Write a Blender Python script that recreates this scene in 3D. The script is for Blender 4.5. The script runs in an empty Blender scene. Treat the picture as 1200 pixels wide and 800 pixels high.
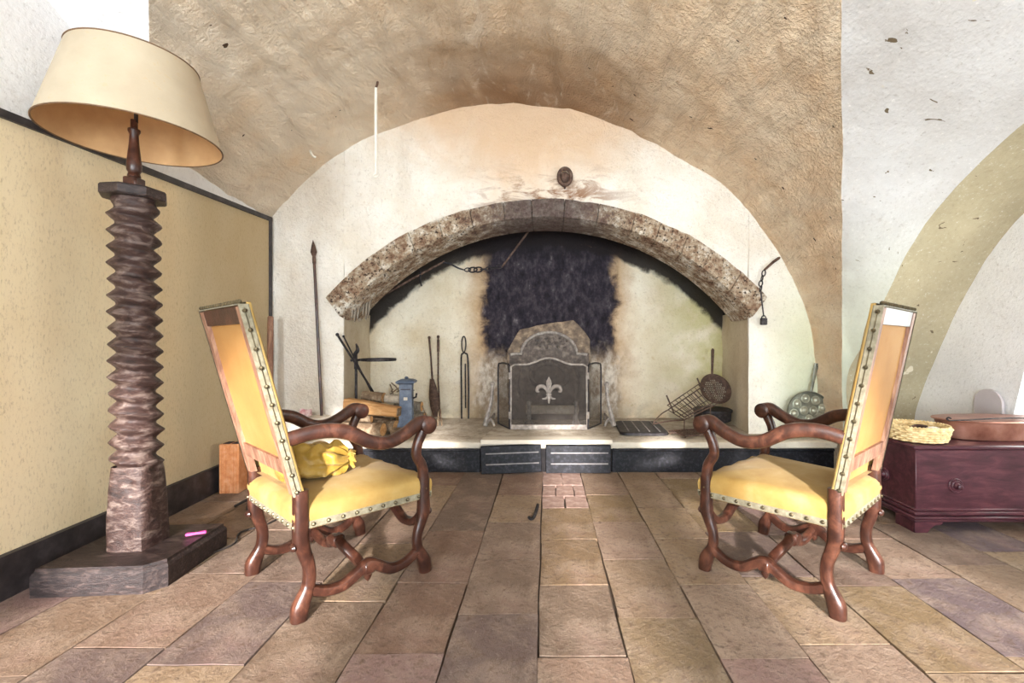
import bpy, bmesh, math, random
from mathutils import Vector, Matrix, noise
random.seed(7)
R = math.radians
scene = bpy.context.scene
COL = scene.collection

# ------------------------------------------------------------------ camera
CAM_H, FPX, CX, CY = 1.08, 533.0, 640.0, 400.0      # height, focal length in px, optical axis in the 1200x800 frame
cd = bpy.data.cameras.new('camera'); cam = bpy.data.objects.new('camera', cd); COL.objects.link(cam)
cam.location = (0, 0, CAM_H); cam.rotation_euler = (R(90), 0, 0)
cd.sensor_fit = 'HORIZONTAL'; cd.sensor_width = 36.0; cd.lens = FPX / 1200 * 36
cd.shift_x = -(CX - 600) / 1200; cd.clip_start = .02
scene.camera = cam

def P(px, py, Y):            # photo pixel at a known depth -> point
    return Vector(((px - CX) * Y / FPX, Y, CAM_H - (py - CY) * Y / FPX))

# ------------------------------------------------------------------ light
w = bpy.data.worlds.new('daylight'); scene.world = w; w.use_nodes = True
w.node_tree.nodes['Background'].inputs[0].default_value = (.80, .90, 1.0, 1)
w.node_tree.nodes['Background'].inputs[1].default_value = 1.4

def area(name, loc, target, sx, sy, watt, col=(1, 1, 1)):
    l = bpy.data.lights.new(name, 'AREA'); l.shape = 'RECTANGLE'; l.size = sx; l.size_y = sy; l.energy = watt; l.color = col
    o = bpy.data.objects.new(name, l); COL.objects.link(o); o.location = loc
    o.rotation_euler = (Vector(target) - Vector(loc)).to_track_quat('-Z', 'Y').to_euler()
    return o
area('daylight_rear_opening_a', (-1.42, -3.2, 1.35), (-.6, 3.5, 1.3), 1.3, 2.1, 172, (.83, .93, 1.0))  # lamps added behind the viewpoint, set in the invented rear openings
area('daylight_rear_opening_b', (.38, -3.2, 1.35), (.38, 3.5, 1.3), .36, 2.1, 14, (.83, .93, 1.0))
area('daylight_rear_opening_c', (1.62, -3.2, 1.35), (1.4, 3.5, 1.3), 1.3, 2.1, 150, (.83, .93, 1.0))
area('daylight_side_window', (3.62, 2.3, 1.2), (0, 2.3, .9), 1.0, 1.2, 34, (.93, 1.0, .95))
sl = bpy.data.lights.new('low_hazy_sun', 'SUN'); sl.energy = 8.5; sl.angle = R(2.6); sl.color = (1.0, .95, .92)
so = bpy.data.objects.new('low_hazy_sun', sl); COL.objects.link(so); so.location = (0, -8, 4)
so.rotation_euler = Vector((-.02, 1, -.285)).to_track_quat('-Z', 'Y').to_euler()

vs = scene.view_settings
vs.view_transform = 'Standard'; vs.look = 'None'; vs.gamma = 1.0; vs.use_curve_mapping = False
vs.exposure = 0.88
scene.cycles.max_bounces = 8; scene.cycles.diffuse_bounces = 6
scene.cycles.sample_clamp_indirect = 6.0

# ------------------------------------------------------------------ helpers: materials
def C(h):
    h = h.lstrip('#'); v = [int(h[i:i + 2], 16) / 255 for i in (0, 2, 4)]
    return tuple((c / 12.92 if c <= .04045 else ((c + .055) / 1.055) ** 2.4) for c in v) + (1,)

class NT:
    """small node-tree builder"""
    def __init__(s, name):
        s.m = bpy.data.materials.new(name); s.m.use_nodes = True
        s.t = s.m.node_tree; s.b = s.t.nodes['Principled BSDF']; s.co = None; s.ge = None
    def n(s, typ, **kw):
        x = s.t.nodes.new(typ)
        for k, v in kw.items(): setattr(x, k, v)
        return x
    def put(s, sock, v):
        if hasattr(v, 'links') and hasattr(v, 'is_output'): s.t.links.new(v, sock)
        else: sock.default_value = v
    def coord(s, sc=(1, 1, 1)):
        if s.co is None: s.co = s.n('ShaderNodeTexCoord')
        if tuple(sc) == (1, 1, 1): return s.co.outputs['Object']
        mp = s.n('ShaderNodeMapping'); mp.inputs['Scale'].default_value = sc
        s.t.links.new(s.co.outputs['Object'], mp.inputs['Vector']); return mp.outputs[0]
    def pos(s):
        if s.ge is None:
            g = s.n('ShaderNodeNewGeometry'); x = s.n('ShaderNodeSeparateXYZ'); s.t.links.new(g.outputs['Position'], x.inputs[0]); s.ge = x
        return s.ge.outputs
    def noise(s, scale, detail=4, rough=.55, sc=(1, 1, 1), dist=0.0):
        x = s.n('ShaderNodeTexNoise'); x.inputs['Scale'].default_value = scale; x.inputs['Detail'].default_value = detail
        x.inputs['Roughness'].default_value = rough; x.inputs['Distortion'].default_value = dist
        s.t.links.new(s.coord(sc), x.inputs['Vector']); return x.outputs['Fac']
    def voro(s, scale, feat='F1', sc=(1, 1, 1)):
        x = s.n('ShaderNodeTexVoronoi', feature=feat); x.inputs['Scale'].default_value = scale
        s.t.links.new(s.coord(sc), x.inputs['Vector']); return x.outputs['Distance']
    def wave(s, scale, dist=0, sc=(1, 1, 1), dirn='X'):
        x = s.n('ShaderNodeTexWave', bands_direction=dirn); x.inputs['Scale'].default_value = scale; x.inputs['Distortion'].default_value = dist
        s.t.links.new(s.coord(sc), x.inputs['Vector']); return x.outputs['Fac']
    def ramp(s, fac, stops):
        x = s.n('ShaderNodeValToRGB'); e = x.color_ramp.elements
        while len(e) < len(stops): e.new(.5)
        for i, (p, c) in enumerate(stops): e[i].position = p; e[i].color = C(c) if isinstance(c, str) else c
        s.put(x.inputs[0], fac); return x.outputs[0]
    def math(s, op, a, b=0.0, clamp=False):
        x = s.n('ShaderNodeMath', operation=op, use_clamp=clamp); s.put(x.inputs[0], a); s.put(x.inputs[1], b); return x.outputs[0]
    def step(s, v, a, b):        # smooth 0..1 between a and b (a may exceed b)
        x = s.n('ShaderNodeMapRange', interpolation_type='SMOOTHSTEP')
        if a <= b: lo, hi, t0, t1 = a, b, 0., 1.
        else: lo, hi, t0, t1 = b, a, 1., 0.
        s.put(x.inputs['Value'], v); x.inputs['From Min'].default_value = lo; x.inputs['From Max'].default_value = hi
        x.inputs['To Min'].default_value = t0; x.inputs['To Max'].default_value = t1; return x.outputs[0]
    def mix(s, f, a, b, mode='MIX'):
        x = s.n('ShaderNodeMix', data_type='RGBA', blend_type=mode); s.put(x.inputs[0], f)
        s.put(x.inputs[6], C(a) if isinstance(a, str) else a); s.put(x.inputs[7], C(b) if isinstance(b, str) else b); return x.outputs[2]
    def rnd(s):
        return s.n('ShaderNodeObjectInfo').outputs['Random']
    def bump(s, h, strength=.3, dist=.01):
        x = s.n('ShaderNodeBump'); x.inputs['Strength'].default_value = strength; x.inputs['Distance'].default_value = dist
        s.put(x.inputs['Height'], h); s.t.links.new(x.outputs[0], s.b.inputs['Normal'])
    def done(s, col, rough=.8, metal=0.0, spec=None):
        s.put(s.b.inputs['Base Color'], C(col) if isinstance(col, str) else col)
        s.put(s.b.inputs['Roughness'], rough); s.put(s.b.inputs['Metallic'], metal)
        if spec is not None: s.b.inputs['Specular IOR Level'].default_value = spec
        return s.m

def simple(name, c1, c2, c3=None, scale=8, rough=.7, metal=0.0, bs=30, bst=.25, bd=.004, sc=(1, 1, 1), spec=None):
    k = NT(name); f = k.noise(scale, 6, .6, sc)
    k.bump(k.noise(bs, 5, .6, sc), bst, bd)
    st = [(.3, c1), (.7, c2)] if c3 is None else [(.28, c1), (.5, c2), (.72, c3)]
    return k.done(k.ramp(f, st), rough, metal, spec)

M = {}
def plaster(name, light, dark, relief=.5):
    k = NT(name); f = k.noise(2.2, 8, .62); g = k.noise(14, 6, .65); h = k.noise(60, 4, .6)
    c = k.ramp(f, [(.3, dark), (.62, light)])
    c = k.mix(k.step(g, .62, .72), c, dark)
    q = k.noise(42, 9, .8); c = k.mix(k.math('MULTIPLY', k.step(q, .53, .68), .55), c, k.mix(.6, dark, '#6f5f4e'))
    q2 = k.noise(6.5, 9, .72, dist=1.2); c = k.mix(k.math('MULTIPLY', k.step(q2, .57, .70), .35), c, k.mix(.35, dark, '#8a7862'))
    c = k.mix(k.math('MULTIPLY', k.step(q, .44, .32), .45), c, '#f4f0ea')
    return k, c, k.math('ADD', k.math('MULTIPLY', g, .7), k.math('MULTIPLY', h, .35))

# brown plaster vault, smoke-stained towards the chimney wall
k, c, hgt = plaster('vault_plaster', '#f9e6cb', '#ebcba6')
x, y, z = k.pos()[0], k.pos()[1], k.pos()[2]
big = k.noise(1.3, 6, .6, dist=.8)
lite = k.math('MULTIPLY', k.step(x, .2, -1.6), k.step(k.noise(2.0, 5, .6), .2, .7))
c = k.mix(lite, c, '#ecdcc6')
smoke = k.math('MULTIPLY', k.step(z, 2.6, 3.2), k.step(y, 2.3, 4.0))
smoke = k.math('MULTIPLY', k.math('MULTIPLY', smoke, k.step(k.math('ABSOLUTE', k.math('ADD', x, -.1)), 1.75, .5)), k.step(big, .05, .5))
c = k.mix(k.math('MULTIPLY', smoke, .8), c, '#7d5430')
streak = k.noise(6, 8, .7, (1, .35, 1), 1.2)
c = k.mix(k.math('MULTIPLY', k.step(streak, .54, .72), .36), c, '#b4906c')
c = k.mix(k.math('MULTIPLY', k.step(streak, .45, .30), .4), c, '#f6e8d4')
hol = k.step(k.noise(11, 2, .4, (1, 1.8, 1)), .755, .765); c = k.mix(hol, c, '#5a4636')
k.bump(k.math('ADD', hgt, k.math('MULTIPLY', streak, 1.5)), 1.0, .045)
M['vault'] = k.done(c, .92, spec=.15)

# white plaster with dark chips
def white(name, light, dark, chips=True, green_reflect=True):
    k, c, hgt = plaster(name, light, dark)
    if chips:
        ch = k.math('MULTIPLY', k.step(k.noise(11, 3, .5, (1, 2.0, 1), .6), .712, .722), 1.0)
        c = k.mix(ch, c, '#6a5c48')
        pale = k.step(k.noise(8, 2, .4), .73, .75); c = k.mix(pale, c, '#d6ccb4')
    if chips and green_reflect:
        c = k.mix(k.math('MULTIPLY', k.math('MULTIPLY', k.step(k.pos()[2], 2.1, 1.0), k.step(k.pos()[0], 1.5, 2.2)), .5), c, '#bcc3a0')  # green reflected light painted into the plaster low beside the pier
    k.bump(hgt, .45, .02)
    return k.done(c, .88, spec=.2)
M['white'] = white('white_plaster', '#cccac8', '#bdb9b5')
M['white_side'] = white('white_limewash', '#efeeee', '#e2e0df', False)
M['jamb'] = white('jamb_plaster', '#d3c7b0', '#bba98c', False)
M['beige'] = white('beige_plaster', '#b0a488', '#a09478', True, False)

# chimney wall: limewash, ochre smoke stain above the arch
k, c, hgt = plaster('chimney_wall_plaster', '#f0ebe2', '#e0d6c6')
x, y, z = k.pos()[0], k.pos()[1], k.pos()[2]
nz = k.noise(2.4, 7, .62, dist=.7)
up = k.math('ADD', k.math('MULTIPLY', k.math('ABSOLUTE', k.math('ADD', x, .1)), -.55), z)
st = k.step(k.math('ADD', up, k.math('MULTIPLY', nz, .9)), 2.35, 3.25)
c = k.mix(k.math('MULTIPLY', st, .85), c, '#d8b692')
d2 = k.math('MULTIPLY', k.step(k.math('ABSOLUTE', k.math('ADD', x, -.05)), 1.0, .1), k.step(z, 2.75, 2.35))
c = k.mix(k.math('MULTIPLY', d2, k.step(k.noise(5, 7, .7, (.6, 1, 1.6), 1.), .46, .62)), c, '#8d6446')
gr = k.math('MULTIPLY', k.step(x, 1.8, 2.3), k.step(z, 2.2, .8)); c = k.mix(k.math('MULTIPLY', gr, .7), c, '#cfd6b0')
k.bump(k.math('ADD', hgt, k.noise(5, 8, .65, dist=.8)), .8, .035)
M['chimney_wall'] = k.done(c, .9, spec=.15)

# fireplace back: cream plaster, broad soot column in the middle, moss at one end
k, c, hgt = plaster('firebox_plaster', '#f3ead6', '#dccbaa')
x, y, z = k.pos()[0], k.pos()[1], k.pos()[2]
nz = k.noise(5, 6, .62, dist=.3); fine = k.noise(15, 8, .66, (1, 1, .6))
ax = k.math('ABSOLUTE', k.math('ADD', x, -.03))
wob = k.math('ADD', ax, k.math('MULTIPLY', k.math('SUBTRACT', nz, .5), .38))
oc = k.step(wob, 1.02, .66); c = k.mix(k.math('MULTIPLY', oc, .8), c, '#b0875a')
green = k.math('MULTIPLY', k.step(x, .9, 1.85), k.step(k.noise(3, 5), .38, .62)); c = k.mix(k.math('MULTIPLY', green, .7), c, '#c2bc77')
mould = k.step(k.noise(7, 6, .7), .62, .72); c = k.mix(k.math('MULTIPLY', mould, .4), c, '#8d8665')
zz = k.math('ADD', z, k.math('MULTIPLY', nz, .5))
soot = k.math('MULTIPLY', k.step(wob, .76, .64), k.step(zz, .95, 1.3))
sc_ = k.ramp(fine, [(.30, '#211e22'), (.5, '#353037'), (.64, '#4d474c'), (.76, '#8a8282')])
c = k.mix(soot, c, sc_)
ash = k.math('MULTIPLY', k.step(wob, .85, .7), k.step(zz, 1.3, 1.0)); c = k.mix(k.math('MULTIPLY', ash, .75), c, k.ramp(fine, [(.4, '#8b7d70'), (.62, '#e3ddd2')]))
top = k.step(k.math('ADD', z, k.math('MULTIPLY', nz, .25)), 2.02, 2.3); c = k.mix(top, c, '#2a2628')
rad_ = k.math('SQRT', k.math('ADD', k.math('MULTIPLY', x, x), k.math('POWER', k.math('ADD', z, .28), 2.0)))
gap_shade = k.step(k.math('ADD', rad_, k.math('MULTIPLY', nz, .16)), 2.44, 2.50); c = k.mix(k.math('MULTIPLY', gap_shade, .95), c, '#2b2627')  # dark crescent: shade of the gap behind the arch painted into the colour
low = k.math('MULTIPLY', k.step(z, .5, .25), k.step(nz, .35, .6)); c = k.mix(k.math('MULTIPLY', low, .6), c, '#8f8068')
spk = k.noise(34, 8, .8); c = k.mix(k.math('MULTIPLY', k.step(spk, .60, .72), .55), c, '#6d5b45')
k.bump(k.math('ADD', hgt, k.math('ADD', spk, k.math('MULTIPLY', fine, .5))), .8, .02)
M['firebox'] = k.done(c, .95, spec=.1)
M['flue'] = simple('flue_soot', '#1c191a', '#332e2e', scale=10, rough=.95)

# arch stone: soot in the middle, lichen grey at the ends
k = NT('arch_stone'); x = k.pos()[0]
n1 = k.noise(9, 9, .75); n2 = k.noise(40, 6, .7)
c = k.ramp(n1, [(.30, '#54392a'), (.42, '#8c6f5a'), (.52, '#b7a48c'), (.64, '#ece6da')])
c = k.mix(k.step(n2, .53, .62), c, '#3f3029')
dk = k.math('MULTIPLY', k.step(k.math('ADD', k.math('ABSOLUTE', x), k.math('MULTIPLY', n1, .7)), 1.25, .55), .85)
c = k.mix(dk, c, k.ramp(n2, [(.35, '#3a3233'), (.55, '#5d5050'), (.72, '#a3958c')]))
k.bump(k.math('ADD', n1, n2), .9, .03)
M['arch'] = k.done(c, .9, spec=.15)

# floor stone
k = NT('floor_stone'); r = k.rnd()
n1 = k.noise(5, 8, .65); n2 = k.noise(38, 6, .7); n3 = k.noise(2.0, 4)
base = k.ramp(r, [(0, '#836c5a'), (.2, '#978066'), (.38, '#6e5a4e'), (.52, '#9c8674'), (.66, '#7b6152'), (.8, '#85704f'), (.92, '#66565b'), (1, '#987a70')])
c = k.mix(k.math('MULTIPLY', k.step(n1, .42, .70), .5), base, '#b5a18e')
c = k.mix(k.math('MULTIPLY', k.step(n2, .50, .66), .6), c, '#5c4a3e')
fl2 = k.noise(15, 10, .8, dist=.6); c = k.mix(k.math('MULTIPLY', k.step(fl2, .50, .66), .6), c, '#634c3c'); c = k.mix(k.math('MULTIPLY', k.step(fl2, .44, .30), .5), c, '#b3a294')
c = k.mix(k.math('MULTIPLY', k.step(k.noise(60, 5, .7), .60, .72), .4), c, '#bfb0a2')
c = k.mix(k.math('MULTIPLY', k.step(n3, .55, .75), .35), c, '#a08078')
k.bump(k.math('ADD', fl2, k.math('MULTIPLY', n2, .8)), .8, .014)
M['slab'] = k.done(c, k.math('ADD', k.math('MULTIPLY', n1, .3), .48), spec=.3)
M['mortar'] = simple('floor_mortar', '#3f342c', '#5a4c40', scale=20)
M['tile'] = simple('terracotta_floor_tile', '#7d5f55', '#957a6e', '#b09a90', scale=18, rough=.75)

# burlap wall panel
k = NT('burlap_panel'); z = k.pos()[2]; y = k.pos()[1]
a = k.wave(150, 1.0, (0, 1, 0), 'Y'); b = k.wave(150, 1.0, (0, 0, 1), 'Z')
n1 = k.noise(1.6, 6, .6, (1, 1, .5)); n2 = k.noise(70, 6, .75, (1, 1.6, .6))
c = k.ramp(n1, [(.3, '#e0c89e'), (.62, '#f2e0bc')])
c = k.mix(k.math('MULTIPLY', k.step(n2, .5, .7), .5), c, '#a58b66')
c = k.mix(k.math('MULTIPLY', k.step(k.math('ADD', y, k.math('MULTIPLY', n1, .8)), 3.1, 3.6), .55), c, '#94805f')  # far end darker: staining, with the lamp's shadow painted into the cloth colour
k.bump(k.math('ADD', k.math('ADD', a, b), k.math('MULTIPLY', n2, 2.)), .4, .004)
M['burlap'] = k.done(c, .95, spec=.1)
M['black'] = simple('black_painted_wood', '#1d1a1b', '#322c2d', '#4a4344', scale=14, rough=.55, bs=50)

# woods
def wood(name, c1, c2, c3, rough=.45, sc=(6, 6, 1), scale=6, bst=.3):
    k = NT(name); n1 = k.noise(scale, 7, .65, sc, .6); n2 = k.noise(scale * 5, 5, .7, sc)
    c = k.ramp(n1, [(.28, c1), (.5, c2), (.74, c3)])
    c = k.mix(k.math('MULTIPLY', k.step(n2, .55, .7), .4), c, c1)
    k.bump(k.math('ADD', n1, n2), bst, .004)
    return k.done(c, rough, spec=.45)
M['walnut'] = wood('worn_walnut', '#1e100d', '#3d2219', '#6a4232', .30, (2.2, 2.2, 1.6), 7, .25)
M['walnut_back'] = wood('dusty_walnut', '#5d3c2e', '#86604c', '#b08c72', .6)  # walnut in a paler tan tone
M['screw'] = wood('aged_press_screw', '#170f0e', '#412d28', '#86756c', .5, (1, 1, 2.2), 14, .9)
M['plinth'] = wood('dark_plinth_wood', '#130e0e', '#2b1f1e', '#5a4a45', .42, (1.5, 5, 5), 11, .7)
M['chest'] = wood('mahogany_chest', '#2c1418', '#45222a', '#63373c', .36, (.8, 4, 4), 7, .12)
M['log'] = wood('log_bark', '#4c3a2b', '#7d6750', '#b5a48b', .9, (2, 2, 2), 9, .9)
M['cut'] = wood('cut_wood', '#9a6a3e', '#c3935f', '#dcb98c', .8, (1, 6, 6), 5)
M['grey_wood'] = wood('weathered_wood', '#4a423a', '#7f7466', '#ada293', .9, (8, 8, 1), 6)

# fabrics and the rest
def cloth(name, c1, c2, c3, scale=5, rough=.75):
    k = NT(name); n1 = k.noise(scale, 6, .6); n2 = k.noise(220, 3, .6)
    k.bump(k.math('ADD', n2, k.math('MULTIPLY', n1, .6)), .2, .003)
    m = k.done(k.ramp(n1, [(.28, c1), (.5, c2), (.74, c3)]), rough, spec=.25)
    k.b.inputs['Sheen Weight'].default_value = .06; return m
M['velvet'] = cloth('gold_velvet', '#8a6a34', '#9a7d46', '#a99264')
M['backcloth'] = cloth('ochre_back_cloth', '#90622a', '#a07033', '#a87d44', 3)
M['satin'] = cloth('yellow_satin', '#785a20', '#9a7a32', '#b69a5c', 7, .42)
M['gimp'] = cloth('cream_braid', '#625a48', '#7a725e', '#918a76', 40)
M['nail'] = simple('dark_brass_nail', '#4b4436', '#75694f', scale=30, rough=.4, metal=.8)
k = NT('parchment_shade'); n1 = k.noise(5, 6, .6); n2 = k.noise(40, 4, .6)
k.bump(n2, .1, .003)
M['shade'] = k.done(k.mix(k.math('MULTIPLY', k.step(n2, .58, .7), .25), k.ramp(n1, [(.3, '#b0a088'), (.7, '#bfb199')]), '#b99a68'), .7)
k.b.inputs['Transmission Weight'].default_value = 0.0; k.b.inputs['Subsurface Weight'].default_value = 0.0
M['shade_in'] = simple('shade_lining', '#b98f62', '#cfa676', scale=6, rough=.8)
M['shade_rim'] = simple('shade_rim_tape', '#5f4630', '#7a5c40', scale=30)
M['iron'] = simple('black_iron', '#1e1c1d', '#353133', '#565052', scale=30, rough=.55, metal=.55, bst=.35)
M['rust'] = simple('rusty_iron', '#3a2c27', '#5c463b', '#7d675a', scale=26, rough=.75, metal=.3, bst=.4)
M['grey_iron'] = simple('dusty_grey_iron', '#6d645e', '#968c84', '#bdb5ac', scale=22, rough=.7, metal=.25)
M['cast'] = simple('cast_iron_relief', '#3b3330', '#5d524b', '#85786d', scale=20, rough=.7, metal=.3, bst=.5)
M['blue_iron'] = simple('blue_grey_enamel', '#3f4a5e', '#5c6a80', '#7d899c', scale=14, rough=.5)
M['pan'] = simple('grey_green_pan_metal', '#55564a', '#76776a', '#98988a', scale=14, rough=.45, metal=.5)
M['copper'] = simple('worn_copper', '#7d4c3d', '#a06e5d', '#b98a7c', scale=7, rough=.34, metal=.7)
M['brass'] = simple('tarnished_brass', '#9c7b44', '#b89a62', scale=8, rough=.35, metal=.7)
M['wicker'] = simple('pale_wicker', '#b39463', '#d9bf8c', '#ecd9ae', scale=40, rough=.8)
M['sooty_stone'] = simple('sooty_stone', '#453a34', '#776656', '#b39d83', scale=12, rough=.9, bs=26, bst=.8, bd=.02)
M['scrap'] = simple('pink_scrap_paper', '#b76a74', '#d8b4b6', '#eadcd8', scale=22, rough=.8)
M['hollow'] = simple('polished_pan_hollow', '#8a8b7a', '#aaab9a', '#c6c6b6', scale=20, rough=.3, metal=.5)
M['terracotta'] = simple('terracotta_brick', '#b86a3c', '#d08a58', '#dca27a', scale=22, rough=.85)
k = NT('hearth_stone'); y = k.pos()[1]; n1 = k.noise(5, 9, .72); n2 = k.noise(28, 8, .75)
c = k.ramp(n1, [(.3, '#8a7d6f'), (.48, '#b3a796'), (.68, '#d8cfc0')]); c = k.mix(k.math('MULTIPLY', k.step(n2, .52, .66), .6), c, '#5d5146')
c = k.mix(k.math('MULTIPLY', k.step(k.math('ADD', y, k.math('MULTIPLY', n1, .25)), 3.99, 3.86), .75), c, '#dcd3c2')
k.bump(k.math('ADD', n1, n2), .7, .014); M['hearth'] = k.done(c, .88, spec=.2)
M['hearth_edge'] = simple('hearth_limewash_edge', '#b7ab98', '#d9cfbe', '#ebe4d6', scale=9, rough=.85)
M['fascia'] = simple('blue_black_fascia', '#08080b', '#101016', '#33333a', scale=40, rough=.45, bs=40, spec=.3)
M['groove'] = simple('grey_groove', '#6f6a6a', '#8d8785', scale=20)
M['pink'] = simple('pink_plastic', '#d83f94', '#e866ae', scale=10, rough=.4)
M['cable'] = simple('dark_cable', '#2a2422', '#3c3431', scale=10, rough=.6)
M['white_paint'] = simple('white_painted_metal', '#d8d0c2', '#eee9df', scale=14, rough=.6)
M['paper'] = simple('pale_grey_board', '#b3a9ab', '#c5bcbd', scale=6, rough=.8)
k = NT('fire_screen_mesh'); a = k.wave(95, 0, (1, 0, 0), 'X'); b = k.wave(95, 0, (0, 0, 1), 'Z')
k.bump(k.math('MAXIMUM', a, b), .5, .003)
hole = k.step(k.math('MAXIMUM', a, b), .62, .70)
k.put(k.b.inputs['Alpha'], k.math('ADD', k.math('MULTIPLY', hole, .42), .12))
M['mesh'] = k.done(k.ramp(k.noise(7, 6, .7), [(.3, '#2c2624'), (.7, '#5a524c')]), .7, .2)
k = NT('window_glass'); tr = k.n('ShaderNodeBsdfTransparent'); mx = k.n('ShaderNodeMixShader'); mx.inputs[0].default_value = .08
k.done('#ffffff', .03); k.t.links.new(tr.outputs[0], mx.inputs[1]); k.t.links.new(k.b.outputs[0], mx.inputs[2])
k.t.links.new(mx.outputs[0], [n_ for n_ in k.t.nodes if n_.type == 'OUTPUT_MATERIAL'][0].inputs['Surface']); M['glass'] = k.m

# ------------------------------------------------------------------ helpers: meshes
MATS = {}
def tag(o, label=None, cat=None, group=None, kind=None):
    if label: o['label'] = label
    if cat: o['category'] = cat
    if group: o['group'] = group
    if kind: o['kind'] = kind
    return o
def thing(name, label, cat, loc=(0, 0, 0), rotz=0.0, group=None):
    o = bpy.data.objects.new(name, None); COL.objects.link(o); o.empty_display_size = .1
    o.location = loc; o.rotation_euler = (0, 0, rotz); tag(o, label, cat, group)
    MATS[o.name] = Matrix.Translation(Vector(loc)) @ Matrix.Rotation(rotz, 4, 'Z')
    return o
def nv(p, s, seed=0.0):
    q = Vector((p[0] * s + seed, p[1] * s - seed, p[2] * s + 2 * seed))
    return noise.noise(q)

class MB:
    def __init__(s): s.v = []; s.f = []
    def add(s, vs, fs, m=None):
        o = len(s.v)
        s.v += [(m @ Vector(p)) if m is not None else Vector(p) for p in vs]
        s.f += [tuple(o + i for i in f) for f in fs]; return s
    def box(s, c, size, rot=None, bev=0.0):
        bm = bmesh.new(); bmesh.ops.create_cube(bm, size=1.0)
        bmesh.ops.scale(bm, vec=Vector(size), verts=bm.verts)
        if bev: bmesh.ops.bevel(bm, geom=list(bm.edges), offset=bev, segments=1, affect='EDGES', profile=.5)
        m = Matrix.Translation(Vector(c))
        if rot is not None: m = m @ (rot.to_matrix().to_4x4() if hasattr(rot, 'to_matrix') else rot)
        bm.verts.index_update(); s.add([v.co.copy() for v in bm.verts], [[v.index for v in f.verts] for f in bm.faces], m); bm.free(); return s
    def tube(s, pts, rad, n=10, closed=False, sq=2.0, up=(0, 0, 1), cap=True):
        pts = [Vector(p) for p in pts]; N = len(pts)
        if not isinstance(rad, list): rad = [rad] * N
        rad = [(r, r) if not isinstance(r, tuple) else r for r in rad]
        rings = []; ref = Vector(up)
        for i in range(N):
            a = pts[(i - 1) % N] if (closed or i > 0) else pts[i]; b = pts[(i + 1) % N] if (closed or i < N - 1) else pts[i]
            t = (b - a).normalized()
            u = ref - t * ref.dot(t)
            if u.length < 1e-3: u = t.orthogonal()
            u.normalize(); ref = u; w_ = t.cross(u)
            ring = []
            for j in range(n):
                an = 2 * math.pi * (j + .5) / n; ca, sa = math.cos(an), math.sin(an)
                if sq != 2.0:
                    ca = math.copysign(abs(ca) ** (2 / sq), ca); sa = math.copysign(abs(sa) ** (2 / sq), sa)
                ring.append(pts[i] + w_ * (ca * rad[i][0]) + u * (sa * rad[i][1]))
            rings.append(ring)
        vs_ = [p for r_ in rings for p in r_]; fs = []
        for i in range(N if closed else N - 1):
            for j in range(n):
                a = i * n + j; b = i * n + (j + 1) % n; i2 = (i + 1) % N
                fs.append((a, b, i2 * n + (j + 1) % n, i2 * n + j))
        if not closed and cap: fs += [tuple(reversed(range(n))), tuple((N - 1) * n + j for j in range(n))]
        return s.add(vs_, fs)
    def lathe(s, prof, n=24, m=None, closed_top=True):
        vs_ = []; fs = []
        for (r, z) in prof: vs_ += [(r * math.cos(2 * math.pi * j / n), r * math.sin(2 * math.pi * j / n), z) for j in range(n)]
        for i in range(len(prof) - 1):
            for j in range(n):
                fs.append((i * n + j, i * n + (j + 1) % n, (i + 1) * n + (j + 1) % n, (i + 1) * n + j))
        if closed_top:
            if prof[0][0] > 1e-4: fs.append(tuple(reversed(range(n))))
            if prof[-1][0] > 1e-4: fs.append(tuple((len(prof) - 1) * n + j for j in range(n)))
        return s.add(vs_, fs, m)
    def prism(s, poly, d0, d1, m=None):      # poly in (x, z), extruded along y
        n = len(poly); vs_ = [(p[0], d0, p[1]) for p in poly] + [(p[0], d1, p[1]) for p in poly]
        fs = [tuple(range(n)), tuple(reversed(range(n, 2 * n)))] + [(i, i + n, (i + 1) % n + n, (i + 1) % n) for i in range(n)]
        return s.add(vs_, fs, m)
    def grid(s, rows, m=None):
        a = len(rows); b = len(rows[0]); vs_ = [p for r_ in rows for p in r_]
        return s.add(vs_, [(i * b + j, i * b + j + 1, (i + 1) * b + j + 1, (i + 1) * b + j) for i in range(a - 1) for j in range(b - 1)], m)
    def ball(s, c, r, n=8, k=6):
        r = r if isinstance(r, tuple) else (r, r, r)
        m = Matrix.Translation(Vector(c)) @ Matrix.Diagonal((r[0], r[1], r[2], 1))
        return s.lathe([(max(1e-5, math.sin(math.pi * i / k)), -math.cos(math.pi * i / k)) for i in range(k + 1)], n, m, False)
    def build(s, name, mat, parent=None, world=False, smooth=True, angle=38, kind=None):
        vs_ = s.v
        if world and parent is not None:
            inv = MATS[parent.name].inverted(); vs_ = [inv @ p for p in vs_]
        me = bpy.data.meshes.new(name); me.from_pydata([tuple(p) for p in vs_], [], s.f)
        bm = bmesh.new(); bm.from_mesh(me); bmesh.ops.recalc_face_normals(bm, faces=bm.faces); bm.to_mesh(me); bm.free()
        if smooth:
            me.polygons.foreach_set('use_smooth', [True] * len(me.polygons)); me.set_sharp_from_angle(angle=R(angle))
        me.materials.append(M[mat] if isinstance(mat, str) else mat)
        o = bpy.data.objects.new(name, me); COL.objects.link(o)
        if parent is not None: o.parent = parent
        if kind: o['kind'] = kind
        return o
def link_copy(o, parent, loc=None, rotz=None):
    c = o.copy(); COL.objects.link(c); c.parent = parent
    if loc is not None: c.location = loc
    if rotz is not None: c.rotation_euler = (0, 0, rotz)
    return c
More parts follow.
